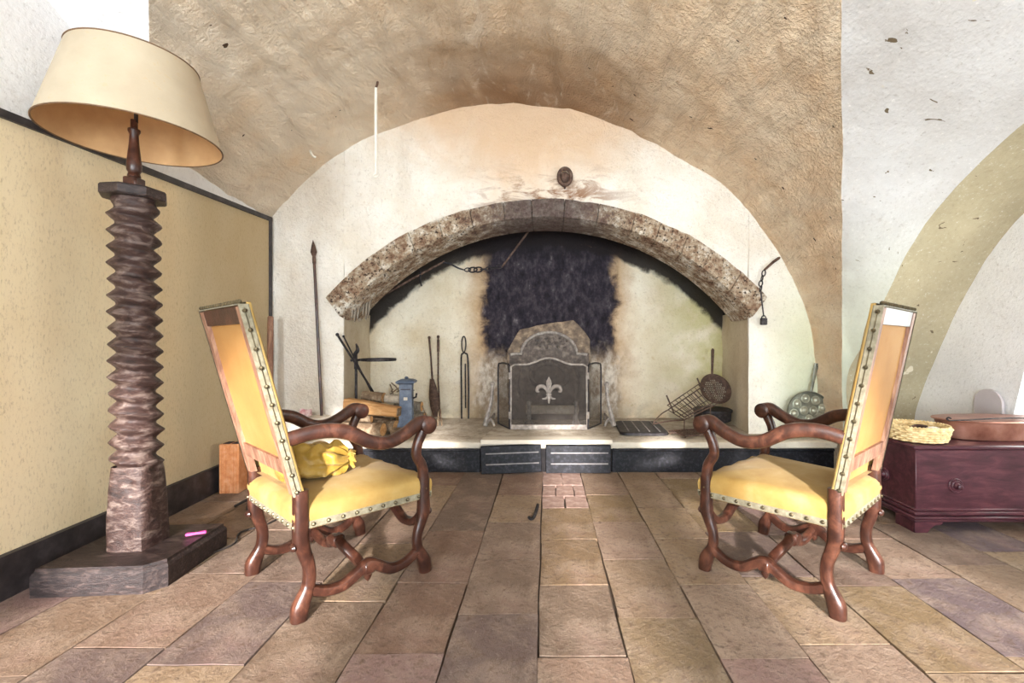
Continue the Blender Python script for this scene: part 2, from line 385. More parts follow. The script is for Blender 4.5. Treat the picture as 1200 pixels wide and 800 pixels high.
def crom(pts, k=6):                     # smooth curve through points
    pts = [Vector(p) for p in pts]; out = []
    for i in range(len(pts) - 1):
        a = pts[max(i - 1, 0)]; b = pts[i]; c = pts[i + 1]; d = pts[min(i + 2, len(pts) - 1)]
        for j in range(k):
            t = j / k
            out.append(.5 * ((2 * b) + (c - a) * t + (2 * a - 5 * b + 4 * c - d) * t * t + (3 * b - a - 3 * c + d) * t ** 3))
    out.append(pts[-1]); return out
def lerp(a, b, t): return a + (b - a) * t
def crad(rs, k=6):
    out = []
    for i in range(len(rs) - 1):
        for j in range(k):
            t = j / k
            out.append(tuple(lerp(rs[i][q], rs[i + 1][q], t) for q in (0, 1)) if isinstance(rs[i], tuple) else lerp(rs[i], rs[i + 1], t))
    out.append(rs[-1]); return out
def stretchy(a, b): return (Vector(b) - Vector(a)).to_track_quat('Z', 'Y').to_matrix().to_4x4()

# ================================================================== THE ROOM
WY = 4.05                                # front of the chimney wall
PXW = WY / FPX                           # metres per pixel on that wall
HZ = .262                                # top of the raised hearth
HY = 3.76                                # its front edge
def disp(p, amp=.018):
    a = nv(p, 1.1, 3.1) * 1.3 + nv(p, 2.9, 7.7) * .9 + nv(p, 6.0, 1.3) * .65 + nv(p, 12.0, 4.3) * .4 + nv(p, 23.0, 4.3) * .2
    b = nv(p, 1.3, 11.) + nv(p, 3.7, 5.) * .6
    return Vector((p[0] + amp * .8 * b, p[1], p[2] + amp * a))

# vault profile on the chimney wall (x, z): read off the photograph
prof_px = [(262, 320), (285, 290), (319, 251), (349, 219), (382, 191), (412, 172), (448, 154), (512, 134), (560, 125), (615, 121), (675, 130), (750, 160),
           (825, 201), (862, 231), (900, 280), (919, 308), (937, 342), (949, 385), (955, 430), (958, 480), (959, 542)]
prof = [((p.x), (p.z)) for p in crom([P(a, b, WY) for a, b in prof_px], 8)]
KR, KL = .651, .872                      # plan slope of the two groins (x / y)
def groin_y(x): return x / KR if x > 0 else -x / KL
def vault_side(sgn):
    mb = MB(); rows = []
    for (x, z) in prof:
        y0 = groin_y(x); row = []
        for j in range(121):
            y = lerp(y0, 4.25, j / 120)
            row.append(disp((x, sgn * y, z)))
        rows.append(row)
    mb.grid(rows); return mb
o = vault_side(1).build('ceiling', 'vault'); tag(o, 'smoke-stained brown plaster barrel vault meeting the chimney wall', 'ceiling', kind='structure')
o = vault_side(-1).build('ceiling', 'vault'); tag(o, 'brown plaster vault behind the viewpoint over the windows', 'ceiling', kind='structure')

def zcurve(pts):                          # [(y, z)] from floor to crown -> function of 0..1
    c = crom([(0, a, b) for a, b in pts], 8)
    def f(v):
        t = v * (len(c) - 1); i = min(int(t), len(c) - 2); q = c[i].lerp(c[i + 1], t - i); return q.y, q.z
    return f
half = [q for q in prof if q[0] >= -.001]; half = half[::-1]
def by_z(pts, zmax, v):                    # pts ascending z: [(a, z)]
    zz = v * zmax
    if zz <= pts[0][1]: return pts[0][0], zz
    for i in range(len(pts) - 1):
        if pts[i][1] <= zz <= pts[i + 1][1] + 1e-9:
            d = pts[i + 1][1] - pts[i][1]; return lerp(pts[i][0], pts[i + 1][0], (zz - pts[i][1]) / d if d > 1e-9 else 0), zz
    return pts[-1][0], zz
halfz = [(a, max(0, b)) for a, b in half]
halfz.append((0.0, halfz[-1][1] + 1e-4))
zr = halfz[-1][1]
foldc = [(p.y, p.z) for p in crom([(0, 3.775, 0), (0, 3.775, .4), (0, 3.77, .80), (0, 3.55, 1.10), (0, 3.33, 1.42), (0, 3.12, 1.72), (0, 2.8, 2.0), (0, 2.38, 2.22), (0, 1.7, 2.45), (0, .9, 2.64), (0, 0, 2.72)], 6)]
innc = [(p.y, p.z) for p in crom([(0, 3.83, 0), (0, 3.83, .3), (0, 3.80, .55), (0, 3.553, 1.08), (0, 3.305, 1.514), (0, 2.951, 1.91), (0, 2.3, 2.24), (0, 1.5, 2.44), (0, .8, 2.54), (0, 0, 2.58)], 6)]
RX, FX = 3.1, 2.5
VN = [i / 90 for i in range(91)]
def cell_right(sgn):
    a = MB(); b = MB(); ra = []; rb = []
    for v in VN:
        gx, gz = by_z(halfz, zr, v); gy = gx / KR
        fy, fz = by_z(foldc, foldc[-1][1], v); iy, iz = by_z(innc, innc[-1][1], v)
        G = Vector((gx, sgn * gy, gz)); F = Vector((FX, sgn * fy, fz)); I = Vector((RX + .01, sgn * iy, iz))
        ra.append([disp(G.lerp(F, t / 16), .012 + .006 * (1 - t / 16)) for t in range(17)])
        rb.append([disp(F.lerp(I, t / 14), .012) for t in range(15)])
    a.grid(ra); b.grid(rb); return a, b
for sgn, txt in ((1, 'beside the chimney'), (-1, 'behind the viewpoint')):
    a, b = cell_right(sgn)
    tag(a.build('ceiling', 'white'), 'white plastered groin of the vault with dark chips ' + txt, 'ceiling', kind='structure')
    tag(b.build('ceiling', 'beige'), 'beige plastered arch over the window recess ' + txt, 'ceiling', kind='structure')
lefth = [q for q in prof if q[0] <= .05 and q[0] > -2.75]
for sgn, txt in ((1, 'above the burlap panel'), (-1, 'behind the viewpoint above the panelling')):
    rows = []
    for (x, z) in lefth:
        y = groin_y(min(x, 0)); rows.append([disp((lerp(x, -3.0, t / 16), sgn * y, z - .10 * t / 16)) for t in range(17)])
    tag(MB().grid(rows).build('ceiling', 'white_side'), 'white plastered groin of the vault ' + txt, 'ceiling', kind='structure')

# ---- chimney wall with the segmental arch
A_HW, A_SP, A_AP = 1.80, 1.272, 2.150
RI = (A_HW ** 2 + (A_AP - A_SP) ** 2) / (2 * (A_AP - A_SP)); CI = A_AP - RI
RO, AO = 2.614, 2.334; CO = AO - RO
def arch_z(x): return CI + math.sqrt(max(0, RI * RI - x * x))
mb = MB(); NX = 150; cols = []
xs = sorted([lerp(-2.75, 2.75, i / NX) for i in range(NX + 1)] + [-A_HW - .001, -A_HW + .001, A_HW - .001, A_HW + .001])
for xx in xs:
    zb = arch_z(xx) + .09 if abs(xx) < A_HW else 0.0
    cols.append([Vector((xx, WY + .022 * (nv((xx, 0, lerp(zb, 3.5, t / 60)), 1.6, 2.) + .6 * nv((xx, 0, lerp(zb, 3.5, t / 60)), 5., 9.) + .3 * nv((xx, 0, lerp(zb, 3.5, t / 60)), 13., 9.)), lerp(zb, 3.5, t / 60))) for t in range(61)])
mb.grid(cols)
wall = mb.build('wall_back', 'chimney_wall'); tag(wall, 'limewashed chimney wall with ochre smoke stain above the stone arch', 'wall', kind='structure')
# voussoirs: stones of the arch, each its own piece
th_i, th_o = math.asin(A_HW / RI), math.asin(1.945 / RO)
cuts = [-1.0]
random.seed(11); ws = [random.uniform(.8, 1.25) for _ in range(15)]; tot = sum(ws)
for q in ws: cuts.append(cuts[-1] + 2 * q / tot)
for i in range(15):
    s0, s1 = cuts[i] + .0012, cuts[i + 1] - .0012; mb = MB(); pr = random.uniform(-.006, .008)
    fi, fo, bi, bo, ch = [], [], [], [], []
    for t in range(5):
        s_ = lerp(s0, s1, t / 4)
        a, b = s_ * th_i, s_ * th_o
        jit = .014 * nv((s_ * 9, 0, 3), 1.0) + .008 * nv((s_ * 31, 0, 3), 1.0)
        o_ = Vector((RO * math.sin(b), 0, CO + RO * math.cos(b) + jit)); n_ = Vector((RI * math.sin(a), 0, CI + RI * math.cos(a)))
        c_ = n_.lerp(o_, .16)
        fo.append(Vector((o_.x, WY - .050 - pr, o_.z))); ch.append(Vector((c_.x, WY - .050 - pr, c_.z)))
        fi.append(Vector((n_.x, WY + .045, n_.z))); bi.append(Vector((n_.x, WY + .36, n_.z))); bo.append(Vector((o_.x, WY + .36, o_.z)))
    mb.grid([bo, fo, ch, fi, bi, bo])
    for t in (0, 4): mb.add([bo[t], fo[t], ch[t], fi[t], bi[t]], [(0, 1, 2, 3, 4)])
    mb.build('arch_stone', 'arch', wall, angle=30)
# the firebox behind
BY = 4.90
mb = MB(); rows = []
for i in range(81):
    xx = lerp(-1.95, 1.95, i / 80); rows.append([Vector((xx, BY + .02 * (nv((xx, 1, lerp(.1, 3, t / 60)), 2., 4.) + .5 * nv((xx, 1, lerp(.1, 3, t / 60)), 8., 4.)), lerp(.1, 3, t / 60))) for t in range(61)])
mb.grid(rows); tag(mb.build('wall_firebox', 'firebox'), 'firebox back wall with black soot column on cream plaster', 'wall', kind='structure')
for sx, txt in ((-1, 'behind the log pile'), (1, 'beside the black pot')):
    mb = MB(); rows = []
    for i in range(21):
        t = i / 20; yy = lerp(WY - .002, BY + .03, t); xx = sx * lerp(A_HW + .002, 1.90, t)
        rows.append([Vector((xx + .012 * nv((yy, 0, z_), 4., 2.), yy, z_)) for z_ in [lerp(.1, 1.36, q / 20) for q in range(21)]])
    mb.grid(rows); tag(mb.build('wall_jamb', 'jamb'), 'plastered fireplace jamb ' + txt, 'wall', kind='structure')
mb = MB()
mb.add([(-1.95, WY + .37, 1.2), (1.95, WY + .37, 1.2), (1.95, WY + .37, 3), (-1.95, WY + .37, 3)], [])
o0 = len(mb.v); rows = []
for i in range(41):
    xx = lerp(-1.95, 1.95, i / 40); zb = max(arch_z(xx) + .06, 1.33) if abs(xx) < A_HW else 1.33
    rows.append([Vector((xx, WY + .37, zb)), Vector((xx, WY + .40, 3.0))])
mb.v = []; mb.f = []; mb.grid(rows)
mb.add([(-1.95, WY + .3, 2.98), (1.95, WY + .3, 2.98), (1.95, BY + .1, 2.98), (-1.95, BY + .1, 2.98)], [(0, 1, 2, 3)])
for sx in (-1, 1): mb.add([(sx * 1.9, WY + .3, 1.3), (sx * 1.9, BY + .05, 1.3), (sx * 1.9, BY + .05, 3), (sx * 1.9, WY + .3, 3)], [(0, 1, 2, 3)])
tag(mb.build('wall_flue', 'flue', smooth=False), 'sooty inside of the chimney flue above the arch', 'wall', kind='structure')

# ---- side wall with burlap panel
def lx(y): return -2.29 - .07 * (y - 1.9)
def lz(y): return 2.035 + .058 * (y - 1.9)
mb = MB(); rows = []
for i in range(61):
    yy = lerp(-3.1, 4.2, i / 60); rows.append([Vector((lx(yy) - .03 + .01 * nv((0, yy, zz), 2.5), yy, zz)) for zz in [lerp(0, 3.4, t / 30) for t in range(31)]])
mb.grid(rows); tag(mb.build('wall_left', 'white_side'), 'white plastered side wall behind the burlap panel', 'wall', kind='structure')
mb = MB()
y0, y1 = -3.0, WY - .03
v_ = [(lx(y0), y0, .0), (lx(y1), y1, .0), (lx(y1), y1, lz(y1)), (lx(y0), y0, lz(y0))]
mb.add(v_ + [(a - .03, b, c_) for a, b, c_ in v_], [(0, 1, 2, 3), (7, 6, 5, 4), (0, 4, 5, 1), (1, 5, 6, 2), (2, 6, 7, 3), (3, 7, 4, 0)])
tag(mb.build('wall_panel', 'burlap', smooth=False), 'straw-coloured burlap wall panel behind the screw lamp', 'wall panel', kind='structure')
def strip(a, b, wx, wz):
    a = Vector(a); b = Vector(b); t = (b - a)
    mb = MB(); n_ = Vector((1, .07, 0)).normalized()
    u = t.normalized().cross(n_).normalized()
    c_ = [a, b]; vs_ = []
    for p in c_: vs_ += [p + u * wz / 2, p + u * wz / 2 + n_ * wx, p - u * wz / 2 + n_ * wx, p - u * wz / 2]
    return mb.add(vs_, [(0, 1, 2, 3), (4, 5, 6, 7), (0, 1, 5, 4), (1, 2, 6, 5), (2, 3, 7, 6), (3, 0, 4, 7)])
tag(strip((lx(y0), y0, lz(y0)), (lx(y1), y1, lz(y1)), .02, .034).build('trim_1', 'black', smooth=False), 'thin black batten along the top of the burlap panel', 'trim', kind='structure')
tag(strip((lx(y1) + .001, y1 - .012, .2), (lx(y1) + .001, y1 - .012, lz(y1) + .01), .018, .026).build('trim_2', 'black', smooth=False), 'thin black upright batten in the corner by the chimney wall', 'trim', kind='structure')
tag(strip((lx(y0), y0, .092), (lx(y1), y1, .092), .03, .185).build('baseboard_left', 'black', smooth=False), 'scuffed black baseboard under the burlap panel', 'baseboard', kind='structure')

# ---- recess wall with low window (x = RX) and the unseen rear wall with its added openings
def wall_quads(name, quads, mat, label):
    mb = MB()
    for q in quads: mb.add(q, [(0, 1, 2, 3)])
    return tag(mb.build(name, mat, smooth=False), label, 'wall', kind='structure')
wy0, wy1, wz0, wz1 = 1.75, 3.02, .585, 1.62
def Q(y_0, z_0, y_1, z_1, x=RX): return [(x, y_0, z_0), (x, y_1, z_0), (x, y_1, z_1), (x, y_0, z_1)]
ins = .16
rev = []
inner = [(RX, wy0, wz0), (RX, wy1, wz0), (RX, wy1 - .24, wz1), (RX, wy0 + .24, wz1)]
outer = [(RX + .34, wy0 + ins, wz0 + .04), (RX + .34, wy1 - ins, wz0 + .04), (RX + .34, wy1 - ins - .22, wz1 - .12), (RX + .34, wy0 + ins + .22, wz1 - .12)]
for i in range(4): rev.append([inner[i], inner[(i + 1) % 4], outer[(i + 1) % 4], outer[i]])
quads = [Q(-3.1, 0, wy0, 3), Q(wy1, 0, 4.2, 3), Q(wy0, 0, wy1, wz0), Q(wy0, wz1, wy1, 3),
         [inner[1], (RX, wy1, wz1), inner[2], inner[2]][:3] + [inner[2]], [inner[0], inner[3], (RX, wy0, wz1), (RX, wy0, wz1)]]
mb = MB()
for q in quads[:4] + rev: mb.add(q, [(0, 1, 2, 3)])
mb.add([inner[1], (RX, wy1, wz1), inner[2]], [(0, 1, 2)]); mb.add([inner[0], (RX, wy0, wz1), inner[3]], [(0, 1, 2)])
tag(mb.build('wall_right', 'white_side', smooth=False), 'bright white plastered recess wall behind the chest', 'wall', kind='structure')
def window(name, label, corners, nx, nz, t=.045):      # corners: bl, br, tr, tl on the frame plane
    root = thing(name, label, 'window', corners[0]); root['kind'] = 'structure'
    bl, br, tr, tl = [Vector(c_) for c_ in corners]
    for a, b in ((bl, br), (br, tr), (tr, tl), (tl, bl)): MB().tube([a, b], t, 4, sq=8).build('window_frame', 'white_paint', root, True, False)
    for i in range(1, nx): MB().tube([bl.lerp(br, i / nx), tl.lerp(tr, i / nx)], t * .4, 4, sq=8).build('glazing_bar', 'white_paint', root, True, False)
    for i in range(1, nz): MB().tube([bl.lerp(tl, i / nz), br.lerp(tr, i / nz)], t * .4, 4, sq=8).build('glazing_bar', 'white_paint', root, True, False)
    for i in range(nx):
        for j in range(nz):
            q = [bl.lerp(br, a_).lerp(tl.lerp(tr, a_), b_) for a_, b_ in ((i / nx, j / nz), ((i + 1) / nx, j / nz), ((i + 1) / nx, (j + 1) / nz), (i / nx, (j + 1) / nz))]
            MB().add(q, [(0, 1, 2, 3)]).build('pane', 'glass', root, True, False)
    return root
window('window_1', 'low white window in the splayed recess behind the chest', outer, 2, 3)
RY = -3.0
xw = [(-2.15, -.62, 'on the burlap side'), (.06, .58, 'between the two piers'), (.94, 2.35, 'on the chest side')]; zt = 2.45  # opening and pier widths shaped to throw dark bands on the floor
def QR(x0, z0, x1, z1): return [(x0, RY, z0), (x1, RY, z0), (x1, RY, z1), (x0, RY, z1)]
wall_quads('wall_rear', [QR(-2.8, 0, -2.15, 3.5), QR(-.62, 0, .06, zt), QR(.58, 0, .94, zt), QR(2.35, 0, 3.2, 3.5), QR(-2.15, zt, 2.35, 3.5)],
           'white_side', 'white plastered rear wall with three tall openings behind the viewpoint')
for i, (x0, x1, txt) in enumerate(xw):  # unseen openings, added to let light in from behind
    window('window_%d' % (i + 2), 'tall glazed opening behind the viewpoint ' + txt, [(x0, RY - .1, .02), (x1, RY - .1, .02), (x1, RY - .1, zt), (x0, RY - .1, zt)], 1, 3)

# ---- floor: bedding with slabs as pieces
mb = MB(); mb.add([(-2.6, -3.1, -.022), (3.2, -3.1, -.022), (3.2, 4.2, -.022), (-2.6, 4.2, -.022)], [(0, 1, 2, 3)])
floor = mb.build('floor', 'mortar', smooth=False); tag(floor, 'worn stone slab floor of the vaulted room', 'floor', kind='structure')
known = {-3: [2.60, 2.034, 1.575], -2: [3.2, 2.72, 2.253, 1.80, 1.30], -1: [2.952, 2.485, 2.02, 1.56, 1.2], 0: [3.2, 2.73, 2.257, 1.78, 1.25], 1: [3.32, 2.95, 2.49, 2.02, 1.55]}
def colx(i):                       # left boundary of column i; measured for the middle ones
    m_ = {-3: -.67, -2: -.35, -1: -.03, 0: .28, 1: .59, 2: .90}
    if i in m_: return m_[i]
    return .90 + (i - 2) * .335 if i > 2 else -.67 + (i + 3) * .335
random.seed(5)
def slab(x0, x1, y0_, y1_, mat='slab', name='floor_slab', gap=.0030):
    bm = bmesh.new(); g = gap
    pts = [(x0 + g, y0_ + g), (x1 - g, y0_ + g), (x1 - g, y1_ - g), (x0 + g, y1_ - g)]
    pts = [(a + random.uniform(-.004, .004), b + random.uniform(-.006, .006)) for a, b in pts]
    cx_, cy_ = (x0 + x1) / 2, (y0_ + y1_) / 2
    # ragged outline: two extra points per side
    out = []
    for i in range(4):
        a, b = Vector(pts[i]), Vector(pts[(i + 1) % 4])
        for t in (0, .3, .65):
            q = a.lerp(b, t); out.append((q.x - cx_ + (random.uniform(-.0035, .0035) if t else 0), q.y - cy_ + (random.uniform(-.0035, .0035) if t else 0)))
    n = len(out); tx, ty, h = random.uniform(-.002, .002), random.uniform(-.002, .002), random.uniform(-.001, .001)
    top = [(p[0] * .997, p[1] * .998, h + p[0] * tx + p[1] * ty) for p in out]
    mid = [(p[0], p[1], h - .004 + p[0] * tx + p[1] * ty) for p in out]
    low = [(p[0], p[1], -.03) for p in out]
    mb = MB(); mb.add(top + mid + low, [tuple(range(n))] + [(i, i + n, (i + 1) % n + n, (i + 1) % n) for i in range(n)] + [(i + n, i + 2 * n, (i + 1) % n + 2 * n, (i + 1) % n + n) for i in range(n)])
    o = mb.build(name, mat, floor, smooth=True, angle=25); o.location = (cx_, cy_, 0); return o
for i in range(-9, 10):
    x0, x1 = colx(i), colx(i + 1)
    if x1 < -2.45 or x0 > 3.1: continue
    x0 = max(x0, -2.47); x1 = min(x1, 3.1)
    if i in known: ys = [3.80] + known[i]
    else:
        ys = [3.80, 3.80 - random.uniform(.2, .45)]
        while ys[-1] > 1.5: ys.append(ys[-1] - random.uniform(.40, .56))
    while ys[-1] > -1.2: ys.append(ys[-1] - random.uniform(.42, .55))
    for a, b in zip(ys, ys[1:]):
        if i == -1 and a > 3.0: continue
        slab(x0, x1, b, a)
for r_, (ya, yb) in enumerate(((3.80, 3.42), (3.42, 3.18), (3.18, 2.952))):      # terracotta tiles before the hearth
    edges = [-.03, .125, .28] if r_ != 1 else [-.03, .07, .2, .28]
    for a, b in zip(edges, edges[1:]): slab(a, b, yb, ya, 'tile', 'floor_tile', .005)

# ---- raised hearth
hearth = thing('hearth', 'raised stone hearth with blue-black fascia boards across the fireplace', 'hearth', (0, HY, 0))
mb = MB(); rows = []
for i in range(101):
    xx = lerp(-2.42, 2.40, i / 100); row = [Vector((xx, HY + .006 * nv((xx, 0, 0), 3.), .195)), Vector((xx, HY - .012 + .008 * nv((xx, 0, 0), 6.), .205)), Vector((xx, HY - .014 + .01 * nv((xx, 2, 0), 6.), HZ - .014))]
    for t in range(25):
        yy = lerp(HY + .004, BY + .06, t / 24); row.append(Vector((xx, yy, HZ - .005 + .003 * nv((xx, yy, 0), 2.5) + .002 * nv((xx, yy, 0), 8.) - (.003 if t == 0 else 0))))
    rows.append(row)
mb.grid(rows); mb.build('hearth_top', 'hearth', hearth, True)
def fascia(xa, xb, tag_=None):
    mb = MB(); mb.box(((xa + xb) / 2, HY + .012, .10), (xb - xa, .03, .20), bev=.004); mb.box(((xa + xb) / 2, HY - .006, .186), (xb - xa, .02, .022), bev=.005)
    return mb.build('fascia_board', 'fascia', hearth, True)
fascia(-2.42, -.545); fascia(.545, 2.38)
mb = MB()
poly = []
for i in range(21):
    xx = lerp(-.53, .54, i / 20); poly.append((xx, HY - .075 + .008 * nv((xx, 0, 0), 7.)))
top = [Vector((a, b, HZ + .02)) for a, b in poly]; back = [Vector((a * .93, 4.27, HZ + .020)) for a, b in poly]; low = [Vector((a, b - .004, HZ - .012)) for a, b in poly]; lb = [Vector((a, HY + .1, HZ - .014)) for a, b in poly]
mb.grid([back, top, low, lb]); mb.build('centre_slab', 'hearth', hearth, True, angle=25)
def vent(xc, wd, tilt, yaw):
    m = Matrix.Translation((xc, HY - .045, .122)) @ Matrix.Rotation(yaw, 4, 'Z') @ Matrix.Rotation(tilt, 4, 'Y')
    mb = MB(); t = MB(); t.box((0, 0, 0), (wd, .035, .225), bev=.004); mb.add(t.v, t.f, m)
    p = mb.build('vent_door', 'fascia', hearth, True)
    for zz in (.052, -.036):
        t = MB(); t.box((.01, -.019, zz), (wd * .88, .006, .009)); g = MB().add(t.v, t.f, m); g.build('groove_strip', 'groove', p, False, False)
        p.children[-1].data.transform(MATS[hearth.name].inverted())
vent(-.285, .49, R(-1.8), R(2.0)); vent(.262, .53, 0, 0)
mb = MB().box((0, HY + .02, .12), (1.10, .03, .235)); mb.build('dark_slot', 'flue', hearth, True)  # added dark backing, stands in for the shade between doors and boards
# low plastered ledge beside the fireplace
mb = MB().box((-2.16, 3.93, .345), (.50, .22, .17), bev=.015)
tag(mb.build('masonry_ledge', 'chimney_wall'), 'low whitewashed masonry ledge under the spear', 'ledge', kind='structure')

# ================================================================== ARMCHAIRS
def make_chair(label, loc, rotz, rake):
    def yb(z): return -.262 - rake * max(0, z - .45)        # line of the raked back
    t = thing('armchair', label, 'chair', loc, rotz, 'high-backed armchairs before the hearth')
    for sx in (-1, 1):
        # rear leg: straight carved post, then the sheep-bone curve
        pts = crom([(sx * .262, -.262, .50), (sx * .264, -.262, .40), (sx * .264, -.262, .31), (sx * .264, -.250, .255), (sx * .266, -.232, .19), (sx * .268, -.236, .12), (sx * .272, -.266, .05), (sx * .272, -.272, .0)], 5)
        rd = crad([(.026, .028), (.026, .029), (.026, .029), (.024, .025), (.022, .023), (.023, .024), (.028, .034), (.026, .030)], 5)
        lg = MB().tube(pts, rd, 12, sq=2.8, up=(0, 1, 0)).build('leg', 'walnut', t)
        MB().ball((sx * .264, -.290, .285), (.022, .014, .016)).build('knee_boss', 'walnut', lg)
        # front leg
        pts = crom([(sx * .312, .262, .45), (sx * .312, .262, .36), (sx * .312, .262, .29), (sx * .312, .250, .245), (sx * .312, .228, .18), (sx * .312, .232, .12), (sx * .314, .262, .055), (sx * .314, .270, .0)], 5)
        rd = crad([(.024, .026), (.025, .027), (.027, .030), (.023, .025), (.020, .021), (.022, .023), (.027, .032), (.024, .028)], 5)
        lg = MB().tube(pts, rd, 12, sq=2.8, up=(0, 1, 0)).build('leg', 'walnut', t)
        MB().ball((sx * .312, .290, .28), (.020, .014, .018)).build('knee_boss', 'walnut', lg)
        # arm support (S-curve above the front leg) and the scrolled arm
        pts = crom([(sx * .312, .262, .44), (sx * .313, .252, .50), (sx * .315, .222, .555), (sx * .318, .228, .61), (sx * .32, .254, .665)], 5)
        MB().tube(pts, crad([(.024, .025), (.022, .023), (.020, .022), (.021, .022), (.022, .024)], 5), 12, sq=2.6, up=(0, 1, 0)).build('arm_support', 'walnut', t)
        pts = crom([(sx * .262, yb(.71) + .02, .705), (sx * .28, -.20, .722), (sx * .298, -.10, .708), (sx * .312, .00, .652), (sx * .32, .085, .640), (sx * .322, .165, .668), (sx * .322, .235, .706), (sx * .322, .275, .708)], 6)
        rd = crad([(.022, .028), (.023, .029), (.024, .031), (.025, .029), (.026, .028), (.026, .029), (.027, .031), (.026, .022)], 6)
        arm = MB().tube(pts, rd, 12, sq=2.8, up=(0, 0, 1)).build('arm', 'walnut', t)
        m = Matrix.Translation((sx * .322, .272, .690)) @ Matrix.Rotation(R(90), 4, 'Y')
        MB().lathe([(.012, -.034), (.034, -.032), (.041, -.026), (.041, .026), (.034, .032), (.012, .034)], 18, m).build('scroll', 'walnut', arm)
        # side stretcher
        pts = crom([(sx * .268, -.236, .105), (sx * .272, -.17, .075), (sx * .277, -.10, .072), (sx * .284, -.04, .105), (sx * .288, .0, .125), (sx * .292, .04, .108), (sx * .298, .10, .072), (sx * .304, .17, .075), (sx * .312, .235, .115)], 5)
        st = MB().tube(pts, crad([.022, .022, .024, .024, .026, .024, .024, .022, .022], 5), 10, sq=2.6, up=(1, 0, 0)).build('stretcher', 'walnut', t)
        mb = MB(); mb.box((sx * .288, 0, .112), (.05, .052, .052), bev=.008); mb.lathe([(.0005, -.04), (.012, -.028), (.018, -.012), (.018, 0)], 10, Matrix.Translation((sx * .288, 0, .09))); mb.build('carved_boss', 'walnut', st)
    # cross stretcher
    pts = crom([(-.285, 0, .118), (-.21, .02, .075), (-.13, .03, .085), (-.06, .0, .135), (0, 0, .150), (.06, 0, .135), (.13, .03, .085), (.21, .02, .075), (.285, 0, .118)], 5)
    st = MB().tube(pts, crad([.019, .021, .022, .022, .023, .022, .022, .021, .019], 5), 10, sq=2.6, up=(0, 1, 0)).build('stretcher', 'walnut', t)
    MB().box((0, 0, .145), (.055, .056, .055), bev=.010).build('carved_boss', 'walnut', st)
    pts = crom([(-.31, .25, .275), (-.25, .25, .225), (-.16, .25, .215), (-.08, .25, .255), (0, .25, .275), (.08, .25, .255), (.16, .25, .215), (.25, .25, .225), (.31, .25, .275)], 5)
    MB().tube(pts, crad([.020, .020, .021, .022, .026, .022, .021, .020, .020], 5), 10, sq=2.6, up=(0, 1, 0)).build('front_stretcher', 'walnut', t)
    # seat
    def outline(n, grow=0.0):
        c_ = [(-.272, -.285), (.272, -.285), (.322, .292), (-.322, .292)]; out = []
        for i in range(4):
            a, b = Vector(c_[i]), Vector(c_[(i + 1) % 4])
            for j in range(n):
                q = a.lerp(b, j / n); out.append((q.x * (1 + grow), (q.y - .0) * (1 + grow)))
        return out
    mb = MB(); n = 12; rows = []
    for gz, gr in ((.348, -.03), (.345, .0), (.375, .012), (.405, .022), (.428, .012), (.443, -.03)):
        rows.append([Vector((a, b, gz + (.006 * math.sin(a * 40) if gz > .4 else 0))) for a, b in outline(n, gr)] )
    for k_, gz in ((.85, .457), (.65, .466), (.4, .473), (.18, .476)):
        rows.append([Vector((a * k_, b * k_ + .01 * (1 - k_), gz + .005 * nv((a * k_, b * k_, 0), 6.))) for a, b in outline(n, 0)])
    nn = 4 * n; vs_ = [p for r_ in rows for p in r_]; fs = [(i * nn + j, i * nn + (j + 1) % nn, (i + 1) * nn + (j + 1) % nn, (i + 1) * nn + j) for i in range(len(rows) - 1) for j in range(nn)]
    fs += [tuple(reversed(range(nn))), tuple((len(rows) - 1) * nn + j for j in range(nn))]
    seat = mb.add(vs_, fs).build('seat', 'velvet', t, angle=60)
    # braid round the seat edge
    ob = outline(n, .018); rows = [[Vector((a, b, z_)) for a, b in ob + ob[:1]] for z_ in (.346, .350, .374, .378)]
    rows[0] = [Vector((p.x * .985, p.y * .985, p.z)) for p in rows[0]]; rows[3] = [Vector((p.x * .985, p.y * .985, p.z)) for p in rows[3]]
    br = MB().grid(rows).build('braid', 'gimp', seat)
    mb = MB(); c_ = [Vector((-.277, -.290)), Vector((.277, -.290)), Vector((.328, .298)), Vector((-.328, .298))]
    for i in range(4):
        a, b = c_[i], c_[(i + 1) % 4]; L = (b - a).length; cnt = int(L / .055)
        for j in range(cnt + 1):
            q = a.lerp(b, (j + .2) / (cnt + .4)); mb.ball((q.x, q.y, .362), .0085, 7, 4)
    for sx in (-1, 1):
        for yy in (-.255, .262): mb.ball((sx * lerp(.275, .333, (yy + .285) / .577), yy, .395), .0085, 7, 4)
    mb.build('nailheads', 'nail', seat, kind='stuff')
    # raked back: stiles, rails, cloth, padded front, braid with nails
    def bp(x, off, z): return Vector((x, yb(z) + off, z))
    for sx in (-1, 1):
        mb = MB(); rr = []
        for z_ in (.485, .7, .95, 1.205): rr.append([bp(sx * .272, -.020, z_), bp(sx * .226, -.020, z_), bp(sx * .226, .006, z_), bp(sx * .272, .006, z_), bp(sx * .272, -.020, z_)])
        mb.grid(rr); mb.add([rr[-1][i] for i in range(4)], [(0, 1, 2, 3)]); mb.add([rr[0][i] for i in range(4)], [(0, 1, 2, 3)])
        mb.build('stile', 'walnut_back', t, smooth=False)
    for z0, z1, nm, m_ in ((1.145, 1.207, 'top_rail', 'walnut'), (.565, .625, 'bottom_rail', 'walnut_back')):
        mb = MB(); v8 = [bp(sx * .228, off, z_) for z_ in (z0, z1) for off in (-.018, .004) for sx in (-1, 1)]
        mb.add(v8, [(0, 1, 3, 2), (4, 5, 7, 6), (0, 1, 5, 4), (2, 3, 7, 6), (0, 2, 6, 4), (1, 3, 7, 5)]); mb.build(nm, m_, t, smooth=False)
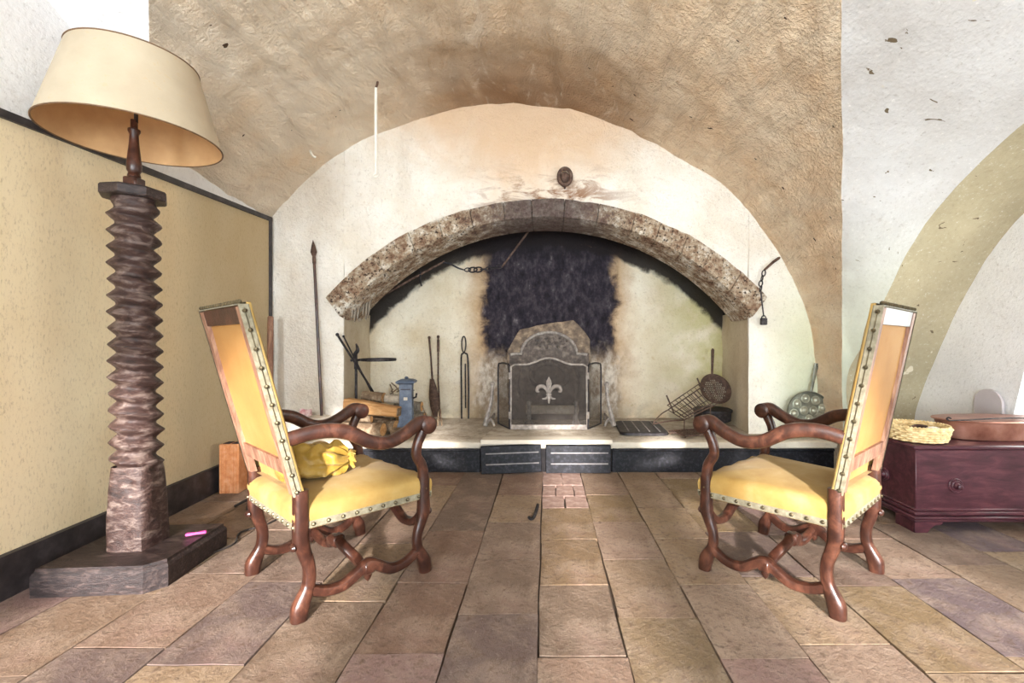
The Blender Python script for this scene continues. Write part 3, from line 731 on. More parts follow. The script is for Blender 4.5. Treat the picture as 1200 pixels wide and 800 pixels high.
    mb = MB(); mb.grid([[bp(x_, -.004 - .004 * math.sin(math.pi * i / 8), lerp(.60, 1.16, i / 8)) for x_ in (-.228, -.1, .1, .228)] for i in range(9)]); mb.build('back_cloth', 'backcloth', t)
    mb = MB(); rows = []
    for i in range(15):
        z_ = lerp(.475, 1.222, i / 14); e = min(1, min(i, 14 - i) / 2.0); row = []
        for x_ in (-.274, -.279, -.276, -.255, -.17, 0, .17, .255, .276, .279, .274):
            f_ = {.274: .004, .279: .010, .276: .020, .255: .028 * (.8 + .2 * e), .17: .036 * (.75 + .25 * e), 0: .04 * (.75 + .25 * e)}[abs(x_)]
            row.append(bp(x_, f_, z_))
        rows.append(row)
    mb.grid(rows)
    n_ = 11; L_ = len(rows) - 1
    mb.add([p for p in rows[-1]], [tuple(range(11))]); mb.add([p for p in rows[0]], [tuple(range(11))])
    pad = mb.build('back_pad', 'velvet', t, angle=60)
    mbn = MB()
    for sx in (-1, 1):
        mb = MB(); mb.grid([[bp(sx * .2735, -.023, z_), bp(sx * .2775, -.022, z_), bp(sx * .2815, .007, z_), bp(sx * .279, .011, z_)] for z_ in [lerp(.482, 1.214, q / 8) for q in range(9)]])
        mb.build('braid', 'gimp', pad)
        for j in range(11): mbn.ball(bp(sx * .2815, -.008, lerp(.50, 1.19, j / 10)), .0085, 7, 4)
        MB().tube([bp(sx * .2812, -.008, .49), bp(sx * .2812, -.008, 1.20)], .0016, 4).build('cord', 'nail', pad)
    mb = MB(); mb.grid([[bp(x_, -.023, 1.209), bp(x_, -.021, 1.214), bp(x_, .01, 1.2235), bp(x_, .018, 1.2225)] for x_ in (-.276, 0, .276)]); mb.build('braid', 'gimp', pad)
    for j in range(17): mbn.ball(bp(lerp(-.265, .265, j / 16), -.012, 1.222), .0085, 7, 4)
    mbn.build('nailheads', 'nail', pad, kind='stuff')
    return t
make_chair('walnut armchair in gold velvet holding a crumpled yellow cushion', (-.984, 2.144, 0), R(-41), .25)
make_chair('walnut armchair in gold velvet with empty seat beside the chest', (1.167, 2.161, 0), R(41), .18)

# crumpled satin bolster on the first chair
mC = Matrix.Translation((-.984, 2.144, 0)) @ Matrix.Rotation(R(-41), 4, 'Z')
bc = mC @ Vector((.045, -.135, .545))
cu = thing('cushion', 'crumpled yellow satin bolster cushion on the armchair seat', 'cushion', (bc.x, bc.y, .478))
mb = MB(); rows = []; NA, NL = 48, 30
rot = Matrix.Rotation(R(-41 - 25), 4, 'Z')
def bol(s_, a_):          # s along axis 0..1
    r_ = .088 * (1 - .25 * s_) * min(1, math.sqrt(max(0, s_) * 7)) * (1 if s_ < .8 else 1 - .72 * ((s_ - .8) / .2) ** 1.3)
    fold = .010 * math.sin(11 * a_ + 3 * s_) * s_ + .009 * math.sin(4 * a_ + 8 * s_) + .022 * nv((math.cos(a_) * 1.6, math.sin(a_) * 1.6, s_ * 5), 1.5)
    r_ += fold * min(1, s_ * 6) * (.5 + s_)
    z_ = math.sin(a_) * r_ * .98; z_ = max(z_, -.066)
    return rot @ Vector((-.03 + math.cos(a_) * r_ * 1.15, -.15 + .30 * s_ , z_))
for i in range(NL + 1): rows.append([Vector((bc.x, bc.y, bc.z)) + bol(i / NL, 2 * math.pi * j / NA) for j in range(NA + 1)])
mb.grid(rows); mb.build('cover', 'satin', cu, True, angle=70)
mb = MB()
end = Vector((bc.x, bc.y, bc.z)) + rot @ Vector((-.03, .15, 0))
for i in range(26):
    a_ = 2 * math.pi * i / 26; d = rot @ Vector((math.cos(a_) * .035, .0, math.sin(a_) * .03)); d2 = rot @ Vector((math.cos(a_) * .045, .022 + random.uniform(-.006, .012), math.sin(a_) * .038 - .012))
    e2 = end + d2; e2.z = max(e2.z, .480)
    mb.tube([end + d * .7, end + d + rot @ Vector((0, .012, 0)), e2], [.006, .007, .003], 5)
mb.build('fringe', 'satin', cu, True)

# ================================================================== PRESS-SCREW FLOOR LAMP
LB = Vector((-1.935, 2.165, 0))
lamp = thing('floor_lamp', 'floor lamp made from a thick wooden press screw with cream drum shade', 'lamp', LB, R(4))
mb = MB(); hw, hd, c_ = .255, .235, .06
po = [(-hw, -hd), (hw - c_, -hd), (hw, -hd + c_), (hw, hd), (-hw, hd)]
n = len(po)
def lay(f, z_): return [Vector((a * f, b * f, z_)) for a, b in po]
rows = [lay(1, 0), lay(1, .088), lay(.985, .098), lay(.96, .106), lay(.955, .118)]
vs_ = [p for r_ in rows for p in r_]; fs = [(i * n + j, i * n + (j + 1) % n, (i + 1) * n + (j + 1) % n, (i + 1) * n + j) for i in range(4) for j in range(n)] + [tuple(range(n)), tuple(4 * n + j for j in range(n))]
mb.add(vs_, fs).build('plinth', 'plinth', lamp, angle=20)
ax = Vector((-.005, 0, 0)); lean = Vector((-.012, .0, 1.0))
def axp(z_): return ax + lean * (z_ - .12) + Vector((0, 0, .12))
# block foot: square, chamfered, worn
mb = MB(); rows = []
for i in range(22):
    z_ = lerp(.116, .50, i / 21); row = []
    for j in range(40):
        a_ = 2 * math.pi * j / 40 + .12; ca, sa = math.cos(a_), math.sin(a_); e = lerp(7, 3.4, i / 21)
        r_ = .088 / ((abs(ca) ** e + abs(sa) ** e) ** (1 / e)) * (1 - .10 * max(0, (i - 15) / 6))
        q = axp(z_) + Vector((ca * r_, sa * r_, 0)); k_ = 1 + .05 * nv(q, 7., 3.) + .05 * nv((q.x, q.y, q.z * .25), 30., 3.)
        if i > 12: k_ -= .25 * math.exp(-((a_ - 5.15) / .13) ** 2 - ((z_ - .415) / .022) ** 2)
        row.append(axp(z_) + Vector((ca * r_ * k_, sa * r_ * k_, 0)))
    rows.append(row + row[:1])
mb.grid(rows); mb.build('post_block', 'screw', lamp, angle=40)
# helical thread
mb = MB(); rows = []; PIT = .0757; z0, z1 = .47, 1.755; NZ = 17 * 14
for i in range(NZ + 1):
    z_ = lerp(z0, z1, i / NZ); row = []
    for j in range(36):
        a_ = 2 * math.pi * j / 36; ph = ((z_ - z0) / PIT + a_ / (2 * math.pi)) % 1.0
        tri = 1 - abs(2 * ph - 1)                     # 0 root .. 1 crest
        r_ = .070 + .030 * max(0, min(1, (tri - .16) / .78)) ** .95
        if z_ > z1 - .06: r_ = lerp(r_, .080, (z_ - z1 + .06) / .06)
        q = Vector((math.cos(a_) * r_, math.sin(a_) * r_, 0)); w_ = axp(z_) + q
        row.append(axp(z_) + q * (1 + .035 * nv(w_, 9., 6.) + .025 * nv(w_, 28., 6.) + .02 * nv(w_, 60., 6.)))
    rows.append(row + row[:1])
mb.grid(rows); mb.build('screw_post', 'screw', lamp, angle=35)
tp = axp(1.752)
mb = MB(); mb.lathe([(.122, 0), (.128, .006), (.128, .040), (.122, .048), (.02, .050)], 8, Matrix.Translation(tp) @ Matrix.Rotation(R(12), 4, 'Z')); mb.build('top_plate', 'plinth', lamp, smooth=False)
mb = MB(); mb.box(tp + Vector((0, 0, .078)), (.062, .062, .056), bev=.006)
mb.lathe([(.020, .10), (.026, .112), (.022, .128), (.028, .140), (.030, .165), (.026, .20), (.020, .26), (.017, .31), (.024, .325), (.024, .335), (.014, .34), (.014, .38)], 16, Matrix.Translation(tp)); mb.build('stem', 'walnut', lamp)
sc_ = Vector((-.016, 0, 0))
zb_, zt_ = 2.04, 2.405
mb = MB(); mb.lathe([(.337, zb_), (.336, zb_ + .002), (.240, zt_)], 64, Matrix.Translation(sc_), False); sh = mb.build('lamp_shade', 'shade', lamp)
mb = MB(); mb.lathe([(.333, zb_ + .001), (.237, zt_ - .001)], 64, Matrix.Translation(sc_), False); mb.build('lining', 'shade_in', sh)
for r_, z_ in ((.3365, zb_), (.2405, zt_)):
    MB().tube([sc_ + Vector((r_ * math.cos(2 * math.pi * j / 64), r_ * math.sin(2 * math.pi * j / 64), z_)) for j in range(64)], .0035, 6, closed=True).build('rim', 'shade_rim', sh)
mb = MB()
for j in range(3):
    a_ = 2 * math.pi * j / 3 + .4; mb.tube([sc_ + Vector((0, 0, zt_ - .06)), sc_ + Vector((.238 * math.cos(a_), .238 * math.sin(a_), zt_ - .006))], .003, 5)
mb.tube([sc_ + Vector((0, 0, 2.12)), sc_ + Vector((0, 0, zt_ - .05))], .008, 8)
mb.build('shade_carrier', 'iron', lamp)
# cord, peg
pts = crom([(-1.70, 2.30, .006), (-1.66, 2.42, .006), (-1.72, 2.56, .006), (-1.64, 2.68, .006), (-1.62, 2.86, .006), (-1.55, 3.02, .006), (-1.60, 3.2, .006), (-1.85, 3.30, .006)], 6)
tag(MB().tube(pts, .0055, 6).build('power_cord', 'cable'), 'thin dark power cord on the floor behind the screw lamp', 'cord')
pts = crom([(-2.02, 2.95, .012), (-1.98, 3.02, .03), (-1.95, 2.98, .012), (-1.90, 2.90, .009), (-1.86, 2.95, .009)], 5)
tag(MB().tube(pts, .009, 6).build('plug_lead', 'cable'), 'short looped black plug lead on the floor by the baseboard', 'cord')
pg = thing('clothes_peg', 'small pink plastic clothes peg on the lamp plinth', 'peg', (-1.735, 2.255, .12))
for a_ in (R(20), R(32)):
    m = Matrix.Translation((0, 0, .010)) @ Matrix.Rotation(a_, 4, 'Z'); t_ = MB().box((0, 0, 0), (.085, .014, .012), bev=.003); MB().add(t_.v, t_.f, m).build('peg_half', 'pink', pg)
MB().tube([(math.cos(q) * .008, math.sin(q) * .006 , .018) for q in [2 * math.pi * i / 12 for i in range(12)]], .0022, 5, closed=True).build('spring', 'nail', pg)

# ================================================================== CHEST with basket and copper pan
CH = (2.10, 2.585); CL, CD_ = .97, .43
ch = thing('blanket_chest', 'long low dark mahogany chest with round pulls beside the armchair', 'chest', (CH[0] + CL / 2, CH[1] + CD_ / 2, 0))
hx, hy = CL / 2, CD_ / 2
MB().box((0, 0, .27), (CL, CD_, .39), bev=.004).build('body', 'chest', ch)
MB().box((0, 0, .477), (CL + .03, CD_ + .02, .026), bev=.008).build('lid', 'chest', ch)
for z_, g, h_ in ((.124, .016, .014), (.104, .024, .022), (.082, .034, .018), (.066, .028, .014)): MB().box((0, 0, z_), (CL + g * 2 - .02, CD_ + g * 2 - .02, h_), bev=.006).build('moulding', 'chest', ch)
MB().box((0, 0, .482), (CL + .002, .002 + CD_, .006)).build('lid_edge', 'chest', ch)
for sx in (-1, 1):
    for sy in (-1, 1):
        mb = MB(); x_, y_ = sx * (hx + .02), sy * (hy + .02)
        po = [(0, 0), (0, .062), (-sx * .16, .062), (-sx * .15, .048), (-sx * .11, .042), (-sx * .085, .022), (-sx * .07, .0)]
        mb.prism(po, 0, -sy * .022, Matrix.Translation((x_, y_, 0)))
        mb.box((x_ - sx * .011, y_ - sy * .083, .031), (.022, .12, .062)); mb.build('bracket_foot', 'chest', ch, smooth=False)
def pull(px_, py_, pz_, rotm):
    mb = MB(); mb.lathe([(.040, 0), (.042, .004), (.038, .008), (.032, .007), (.030, .012), (.024, .014), (.021, .010), (.019, .018), (.013, .024), (.012, .034), (.015, .038), (.008, .042)], 20, Matrix.Translation((px_, py_, pz_)) @ rotm); mb.build('round_pull', 'chest', ch)
for x_ in (-.26, .26): pull(x_, -hy, .262, Matrix.Rotation(R(90), 4, 'X'))
pull(-hx, .02, .262, Matrix.Rotation(R(-90), 4, 'Y')); pull(hx, .02, .262, Matrix.Rotation(R(90), 4, 'Y'))
TOPZ = .491
bk = thing('basket', 'round shallow pale wicker basket on the chest', 'basket', (2.225, 2.735, TOPZ))
rb = .150
for i in range(6):
    z_ = .012 + i * .0135; r_ = rb - .012 + .004 * i
    pts = []
    for j in range(72):
        a_ = 2 * math.pi * j / 72; q = r_ + .006 * math.sin(18 * a_ + (math.pi if i % 2 else 0)); pts.append((q * math.cos(a_), q * math.sin(a_), z_ + .002 * math.sin(36 * a_)))
    MB().tube(pts, .0078, 6, closed=True).build('wicker_coil', 'wicker', bk)
mb = MB()
for j in range(54):
    a_ = 2 * math.pi * j / 54
    for s_ in (-1, 1): mb.tube([((rb + .006) * math.cos(a_ + .09 * s_ * q), (rb + .006) * math.sin(a_ + .09 * s_ * q), .082 + .012 * math.sin(q * math.pi)) for q in (-.5, -.2, .2, .5, .8)], .005, 5)
mb.build('plaited_rim', 'wicker', bk, kind='stuff')
MB().lathe([(.0005, .004), (.06, .004), (rb - .012, .006)], 24).build('bottom', 'wicker', bk)
o = MB().tube(crom([(2.17, 2.70, TOPZ + .075), (2.21, 2.71, TOPZ + .086), (2.26, 2.70, TOPZ + .08)], 5), [.012] * 11, 7).build('dark_stick', 'walnut'); tag(o, 'short dark stick lying across the wicker basket', 'stick')
mb = MB(); mb.ball((0, 0, .018), (.055, .03, .018), 14, 8); o = mb.build('folded_cloth', 'white_paint'); o.location = (2.285, 2.69, TOPZ + .05); o.rotation_euler = (0, 0, .3); tag(o, 'small pale wad of cloth in the wicker basket', 'cloth')
o2 = MB().ball((0, 0, .03), (.085, .07, .03), 14, 8).build('cloth_lining', 'cut'); o2.location = (2.235, 2.76, TOPZ + .008); tag(o2, 'light brown bundle filling the wicker basket', 'bundle')
# oval copper pan
cp = thing('copper_pan', 'long oval copper fish pan with a lid on the chest', 'pan', (2.76, 2.80, TOPZ))
def oval(rx, ry, z_, n=56): return [Vector((math.copysign(abs(math.cos(2 * math.pi * j / n)) ** .8, math.cos(2 * math.pi * j / n)) * rx, math.copysign(abs(math.sin(2 * math.pi * j / n)) ** .8, math.sin(2 * math.pi * j / n)) * ry, z_)) for j in range(n)]
def ovals(lst):
    n = 56; mb = MB(); vs_ = [p for (a, b, z_) in lst for p in oval(a, b, z_)]
    mb.add(vs_, [(i * n + j, i * n + (j + 1) % n, (i + 1) * n + (j + 1) % n, (i + 1) * n + j) for i in range(len(lst) - 1) for j in range(n)] + [tuple(range(n)), tuple((len(lst) - 1) * n + j for j in range(n))]); return mb
ovals([(.300, .122, .0), (.312, .130, .006), (.338, .150, .112)]).build('body', 'copper', cp, angle=30)
lid = ovals([(.350, .160, .110), (.354, .164, .114), (.350, .160, .120), (.30, .13, .124), (.12, .05, .126)]).build('lid', 'copper', cp, angle=30)
sk = thing('skewer', 'long thin iron skewer with hooked end lying on the copper pan', 'skewer', (2.56, 2.64, TOPZ + .128))
MB().tube(crom([(-.22, .0, .002), (-.1, .01, .004), (.05, .02, .010), (.18, .05, .008), (.3, .06, .006)], 5), .004, 6).build('shaft', 'iron', sk)
MB().tube(crom([(-.22, 0, .002), (-.235, 0, .012), (-.225, 0, .02), (-.21, 0, .014)], 4), .0045, 6).build('hook', 'iron', sk)
# thin grey round-topped form against the recess wall
po = [(-.10, 0)] + [(.10 * math.cos(q), .65 + .10 * math.sin(q)) for q in [math.pi - math.pi * i / 16 for i in range(17)]] + [(.10, 0)]
mb = MB().prism(po, 0, .018, Matrix.Translation((3.085, 3.16, 0)) @ Matrix.Rotation(R(90), 4, 'Z'))
tag(mb.build('round_topped_board', 'paper', smooth=False), 'grey round-topped board standing against the white wall behind the copper pan', 'board')

# ================================================================== FIREPLACE FURNITURE
ZS = HZ + .022                          # top of the centre slab
# ---- three-leaf fire screen
fs_ = thing('fire_screen', 'three-leaf wire mesh fire screen with a fleur-de-lis on the centre leaf', 'fire screen', (.025, 4.11, ZS))
YS = 4.11; xa, xb = -.318, .368; zs = .872; zm = .932
def top_curve(n=20):
    out = []
    for i in range(n + 1):
        t = i / n; b = .5 - .5 * math.cos(2 * math.pi * max(0, min(1, (t - .18) / .64)))
        out.append(Vector((lerp(xa, xb, t), YS, lerp(zs, zm, b))))
    return out
tc = top_curve(); tc[0].z -= .02; tc[-1].z -= .02; tc[0].x += .0
loop = [Vector((xa, YS, ZS + .008)), Vector((xa, YS, .6))] + tc + [Vector((xb, YS, .6)), Vector((xb, YS, ZS + .008))]
MB().tube(loop, .0095, 8, closed=True, up=(0, 1, 0)).build('centre_frame', 'grey_iron', fs_, True)
mb = MB(); mb.prism([(p.x, p.z) for p in loop], YS - .001, YS + .001); mb.build('centre_mesh', 'mesh', fs_, True, False)
MB().box(((xa + xb) / 2, YS, ZS + .03), (xb - xa, .012, .03), bev=.002).build('bottom_rail', 'grey_iron', fs_, True)
for xe, xo in ((xa - .012, -.462), (xb + .012, .528)):
    yo = 4.385
    lp = crom([(xe, YS + .004, .60), (xe, YS + .004, .84), (lerp(xe, xo, .25), lerp(YS, yo, .25), .875), (lerp(xe, xo, .8), lerp(YS, yo, .8), .872), (xo, yo, .83), (xo, yo, .55)], 4)
    lp = [Vector((xe, YS + .004, ZS + .008))] + lp + [Vector((xo, yo, ZS + .008))]
    MB().tube(lp, .0085, 8, closed=True, up=(0, 1, 0)).build('side_frame', 'iron', fs_, True)
    MB().add(lp, [tuple(range(len(lp)))]).build('side_mesh', 'mesh', fs_, True, False)
    MB().tube([(xe, YS - .004, ZS + .1), (xe, YS - .004, ZS + .16)], .012, 8).build('hinge', 'grey_iron', fs_, True)
    MB().tube([(xe, YS - .004, .74), (xe, YS - .004, .80)], .012, 8).build('hinge', 'grey_iron', fs_, True)
# fleur-de-lis
fy = YS - .014; fc = Vector((.025, fy, .64))
def loz(pts, d=.008):
    mb = MB(); n = len(pts); c_ = Vector((sum(p[0] for p in pts) / n, 0, sum(p[1] for p in pts) / n))
    fr = [fc + Vector((p[0] * 1., 0, p[1])) for p in pts]; mid = fc + c_ + Vector((0, -.016, 0)); bk_ = [p + Vector((0, .01, 0)) for p in fr]
    mb.add(fr + [mid], [(i, (i + 1) % n, n) for i in range(n)]); mb.add(fr + bk_, [(i, (i + 1) % n, (i + 1) % n + n, i + n) for i in range(n)]); return mb
fl = loz([(0, .125), (.022, .085), (.026, .06), (.014, .02), (0, .0), (-.014, .02), (-.026, .06), (-.022, .085)]).build('fleur_de_lis', 'grey_iron', fs_, True)
def sub(mb, nm, mat='grey_iron'):
    o = mb.build(nm, mat, fs_, True); o.parent = fl; return o
for sx in (-1, 1):
    pts = crom([fc + Vector((sx * .010, 0, -.03)), fc + Vector((sx * .022, -.004, .01)), fc + Vector((sx * .055, -.008, .038)), fc + Vector((sx * .095, -.008, .03)), fc + Vector((sx * .108, -.006, -.005)), fc + Vector((sx * .085, -.004, -.012))], 5)
    sub(MB().tube(pts, crad([.008, .014, .018, .018, .013, .007], 5), 8), 'petal')
    pts = crom([fc + Vector((sx * .008, 0, -.045)), fc + Vector((sx * .025, -.004, -.07)), fc + Vector((sx * .06, -.005, -.075))], 5)
    sub(MB().tube(pts, crad([.008, .010, .005], 5), 8), 'petal')
sub(MB().tube([fc + Vector((0, 0, .01)), fc + Vector((0, -.004, -.03)), fc + Vector((0, -.003, -.09)), fc + Vector((0, 0, -.12))], [.010, .016, .012, .003], 8), 'stem')
sub(MB().box(fc + Vector((0, -.004, -.036)), (.05, .022, .014), bev=.003), 'band')

# ---- fireback against the wall, with its stone surround
fb = thing('fireback', 'cast iron fireback with arched top set in a rough stone surround', 'fireback', (.03, 4.80, HZ))
zb0 = HZ + .002
def fback(g):
    pts = [(-.385 + g, zb0 + g), (-.385 + g, .955 - g), (-.33 + g, .965 - g)]
    for i in range(17):
        a_ = math.pi - math.pi * i / 16; pts.append((.03 + (.305 - g) * math.cos(a_), .965 - g + (.225) * math.sin(a_)))
    pts += [(.39 - g, .965 - g), (.445 - g, .955 - g), (.445 - g, zb0 + g)]; return pts
MB().prism(fback(0), 4.765, 4.80).build('iron_plate', 'cast', fb, True, False)
MB().tube([Vector((a, 4.76, b)) for a, b in fback(.014)][1:-1], .016, 8, up=(0, 1, 0)).build('raised_border', 'grey_iron', fb, True)
mb = MB(); random.seed(3)
for i in range(46):
    a_ = 2 * math.pi * i / 46
    for rx_, rz_, zc in ((.21, .15, .72), (.17, .11, .72)): mb.ball((.03 + rx_ * math.cos(a_), 4.762, zc + rz_ * math.sin(a_)), (.014, .010, .012), 6, 4)
for i in range(40): mb.ball((.03 + random.gauss(0, .10), 4.762, 1.06 + random.uniform(-.05, .06)), (.016, .012, .013), 6, 4)
for sx in (-1, 1): mb.tube(crom([(.03 + sx * .30, 4.762, .5), (.03 + sx * .33, 4.760, .66), (.03 + sx * .28, 4.760, .80), (.03 + sx * .33, 4.762, .90)], 5), .014, 6)
mb.build('cast_relief', 'cast', fb, True)
k_ = [(-.41, HZ + .001), (-.41, .985), (-.28, 1.205), (-.02, 1.265), (.285, 1.305), (.395, 1.20), (.462, 1.10), (.465, HZ + .001)]
ol = []
for i in range(len(k_) - 1):
    for t in range(6): q = Vector(k_[i]).lerp(Vector(k_[i + 1]), t / 6); ol.append((q.x + .012 * nv((q.x, q.y, 0), 9.), q.y + .012 * nv((q.x, q.y, 4), 9.)))
ol.append(k_[-1])
MB().prism(ol, 4.80, 4.872).build('stone_surround', 'sooty_stone', fb, True, False)

# ---- andirons: a low pair behind the mesh, a tall pair beside the screen
def andiron(label, x_, y_, h_, splay, group, mat, z0=HZ):
    t = thing('andiron', label, 'andiron', (x_, y_, z0), 0, group)
    MB().tube(crom([(-splay * .05, -.03, .012), (-splay * .03, -.012, h_ * .25), (splay * .005, 0, h_ * .6), (splay * .02, 0, h_)], 5), crad([.024, .020, .018, .017], 5), 8).build('shaft', mat, t)
    MB().lathe([(.010, 0), (.022, .006), (.026, .02), (.020, .034), (.006, .042)], 12, Matrix.Translation((splay * .02, 0, h_ - .01))).build('finial', mat, t)
    for s_ in (-1, 1): MB().tube(crom([(0, 0, .07), (s_ * .022, -.01, .05), (s_ * .035, -.015, .02), (s_ * .042, -.02, .010)], 5), crad([.014, .013, .012, .012], 5), 8).build('foot', mat, t)
    MB().tube([(0, .0, .075), (0, .30, .075), (0, .31, .06), (0, .315, .008)], .011, 6).build('log_bar', mat, t)
    return t
for x_ in (-.165, .285): andiron('low iron andiron behind the fire screen mesh on the ' + ('log pile' if x_ < 0 else 'griddle') + ' side', x_, 4.37, .22, 0, 'low andirons behind the screen', 'grey_iron')
andiron('tall pale iron andiron beside the tongs end of the fire screen', -.535, 4.37, .40, 1, 'tall andirons beside the screen', 'grey_iron')
andiron('tall pale iron andiron between the fire screen and the griddle', .60, 4.37, .40, -1, 'tall andirons beside the screen', 'grey_iron')
def log(a, b, r0, label, name='log', group='logs piled on the hearth', mat='log', cutmat='cut', seed=1.0):
    a = Vector(a); b = Vector(b); mid = (a + b) / 2
    t = thing(name, label, 'log', (mid.x, mid.y, min(a.z, b.z) - r0), 0, group)
    n, K = 14, 10; m = stretchy(a, b); L = (b - a).length; rows = []
    for i in range(K + 1):
        row = []
        for j in range(n):
            an = 2 * math.pi * j / n; rr = r0 * (1 + .16 * nv((math.cos(an) * 1.2, math.sin(an) * 1.2, i * .25), 1.3, seed) + .06 * nv((math.cos(an) * 3, math.sin(an) * 3, i), 2., seed))
            row.append(Vector((rr * math.cos(an), rr * math.sin(an), L * i / K)))
        rows.append(row + row[:1])
    mb = MB(); mb.grid(rows, Matrix.Translation(a) @ m); mb.build('bark', mat, t, True, angle=50)
    for i in (0, K):
        mb = MB(); mb.add([Vector((p.x * .97, p.y * .97, p.z + (.001 if i else -.001))) for p in rows[i][:-1]], [tuple(range(n))], Matrix.Translation(a) @ m); mb.build('cut_end', cutmat, t, True, False)
    return t
log((-.20, 4.50, HZ + .142), (.32, 4.52, HZ + .142), .045, 'pale ash-covered log lying on the low andirons', mat='hearth', group=None)
log((-1.78, 3.965, HZ + .066), (-1.40, 3.91, HZ + .060), .056, 'thick bark-covered log lowest at the front of the pile', seed=2.)
log((-1.76, 4.12, HZ + .062), (-1.34, 4.06, HZ + .062), .056, 'bark-covered log lowest at the back of the pile', seed=3.)
log((-1.69, 4.29, HZ + .06), (-1.40, 4.27, HZ + .06), .055, 'dark log tucked behind the pile against the jamb', seed=4.)
log((-1.74, 3.93, HZ + .160), (-1.50, 3.905, HZ + .152), .030, 'short dark log under the squared timber', seed=12.)
log((-1.72, 4.185, HZ + .165), (-1.38, 4.16, HZ + .165), .046, 'bark-covered log in the second row of the pile', seed=13.)
log((-1.70, 4.235, HZ + .310), (-1.50, 4.20, HZ + .300), .050, 'mottled log lying on top of the pile', seed=5.)
log((-1.47, 4.16, HZ + .300), (-1.33, 4.15, HZ + .29), .040, 'short whitish log on top of the pile beside the mottled one', seed=6., mat='hearth')
log((-1.33, 3.93, HZ + .035), (-1.21, 3.90, HZ + .030), .030, 'short thin split stick before the pile', seed=7.)
log((-1.36, 4.00, HZ + .033), (-1.19, 3.985, HZ + .030), .030, 'short stick lying beside the blue pillar base', seed=8.)
# split timber laid across
t = thing('split_timber', 'orange-brown squared timber laid across the log pile', 'timber', (-1.56, 4.02, HZ + .14))
a, b = Vector((-1.77, 4.03, HZ + .250)), Vector((-1.285, 3.97, HZ + .205))
MB().tube([a, a.lerp(b, .3) + Vector((0, 0, .004)), a.lerp(b, .7), b], [(.055, .066), (.055, .060), (.052, .048), (.050, .042)], 8, sq=6).build('beam', 'cut', t, True, angle=30)
d = (b - a).normalized(); MB().tube([b, b + d * .004], [(.044, .036), (.042, .034)], 8, sq=6).build('end_grain', 'log', t, True, angle=30)
random.seed(21)
for i in range(9):
    q = Vector((random.uniform(-1.52, -1.30), 4.3 + random.uniform(-.04, .12), HZ + .33 + random.uniform(-.02, .05))) if i < 6 else Vector((-1.10 + random.uniform(-.05, .1), 4.30 + random.uniform(-.06, .1), HZ + .06))
    dd = Vector((random.uniform(-.13, .13), random.uniform(-.05, .05), random.uniform(-.05, .08)))
    if i >= 6: dd = Vector((random.uniform(-.08, .08), random.uniform(-.05, .05), .055 + .05 * random.random()))
    pts = crom([q - dd, q + Vector((0, 0, .012)), q + dd], 4)
    if i >= 6: pts = [p + Vector((0, 0, max(0, HZ + .012 - min(r_.z for r_ in pts)))) for p in pts]
    tag(MB().tube(pts, .006, 5).build('dry_twig', 'log'), 'thin dry twig between the log pile and the blue pillar' if i < 6 else 'thin dry twig standing up behind the blue pillar', 'twig', 'dry twigs on the log pile' if i < 6 else 'dry twigs behind the blue pillar')
# twigs carrier: a bundle under the loose twigs
log((-1.46, 4.40, HZ + .19), (-1.20, 4.39, HZ + .19), .05, 'rough grey branch lying behind the loose twigs', seed=9., mat='grey_wood')
log((-1.42, 4.44, HZ + .070), (-1.18, 4.42, HZ + .070), .062, 'thick grey log on the hearth under the rough branch', seed=10., mat='grey_wood')

# ---- blue-grey cast pillar
bp_ = thing('iron_pillar', 'small blue-grey cast iron pillar with flared base beside the log pile', 'pillar', (-1.277, 4.16, HZ), R(8))
def sq_stack(lst):
    mb = MB(); rows = [[Vector((a * sx, a * sy, z_)) for sx, sy in ((-1, -1), (1, -1), (1, 1), (-1, 1))] for a, z_ in lst]
    vs_ = [p for r_ in rows for p in r_]; mb.add(vs_, [(i * 4 + j, i * 4 + (j + 1) % 4, (i + 1) * 4 + (j + 1) % 4, (i + 1) * 4 + j) for i in range(len(lst) - 1) for j in range(4)] + [(0, 1, 2, 3), tuple(4 * (len(lst) - 1) + j for j in range(4))]); return mb
sq_stack([(.098, 0), (.098, .03), (.090, .045), (.072, .055), (.062, .085)]).build('base', 'blue_iron', bp_, smooth=False)
sq_stack([(.058, .085), (.055, .25), (.054, .38), (.056, .43)]).build('shaft', 'blue_iron', bp_, smooth=False)
sq_stack([(.058, .43), (.082, .442), (.084, .456), (.070, .466), (.05, .474), (.02, .478)]).build('cap', 'blue_iron', bp_, smooth=False)
MB().lathe([(.012, .474), (.020, .485), (.010, .498)], 10).build('knob', 'blue_iron', bp_)
MB().box((0, -.0565, .30), (.034, .006, .028), bev=.002).build('name_plate', 'white_paint', bp_)
MB().box((0, -.0565, .385), (.085, .005, .008)).build('door_edge', 'iron', bp_)
MB().tube([(.058, -.01, .30), (.085, -.01, .31), (.09, -.01, .345)], .008, 6).build('lever', 'iron', bp_)

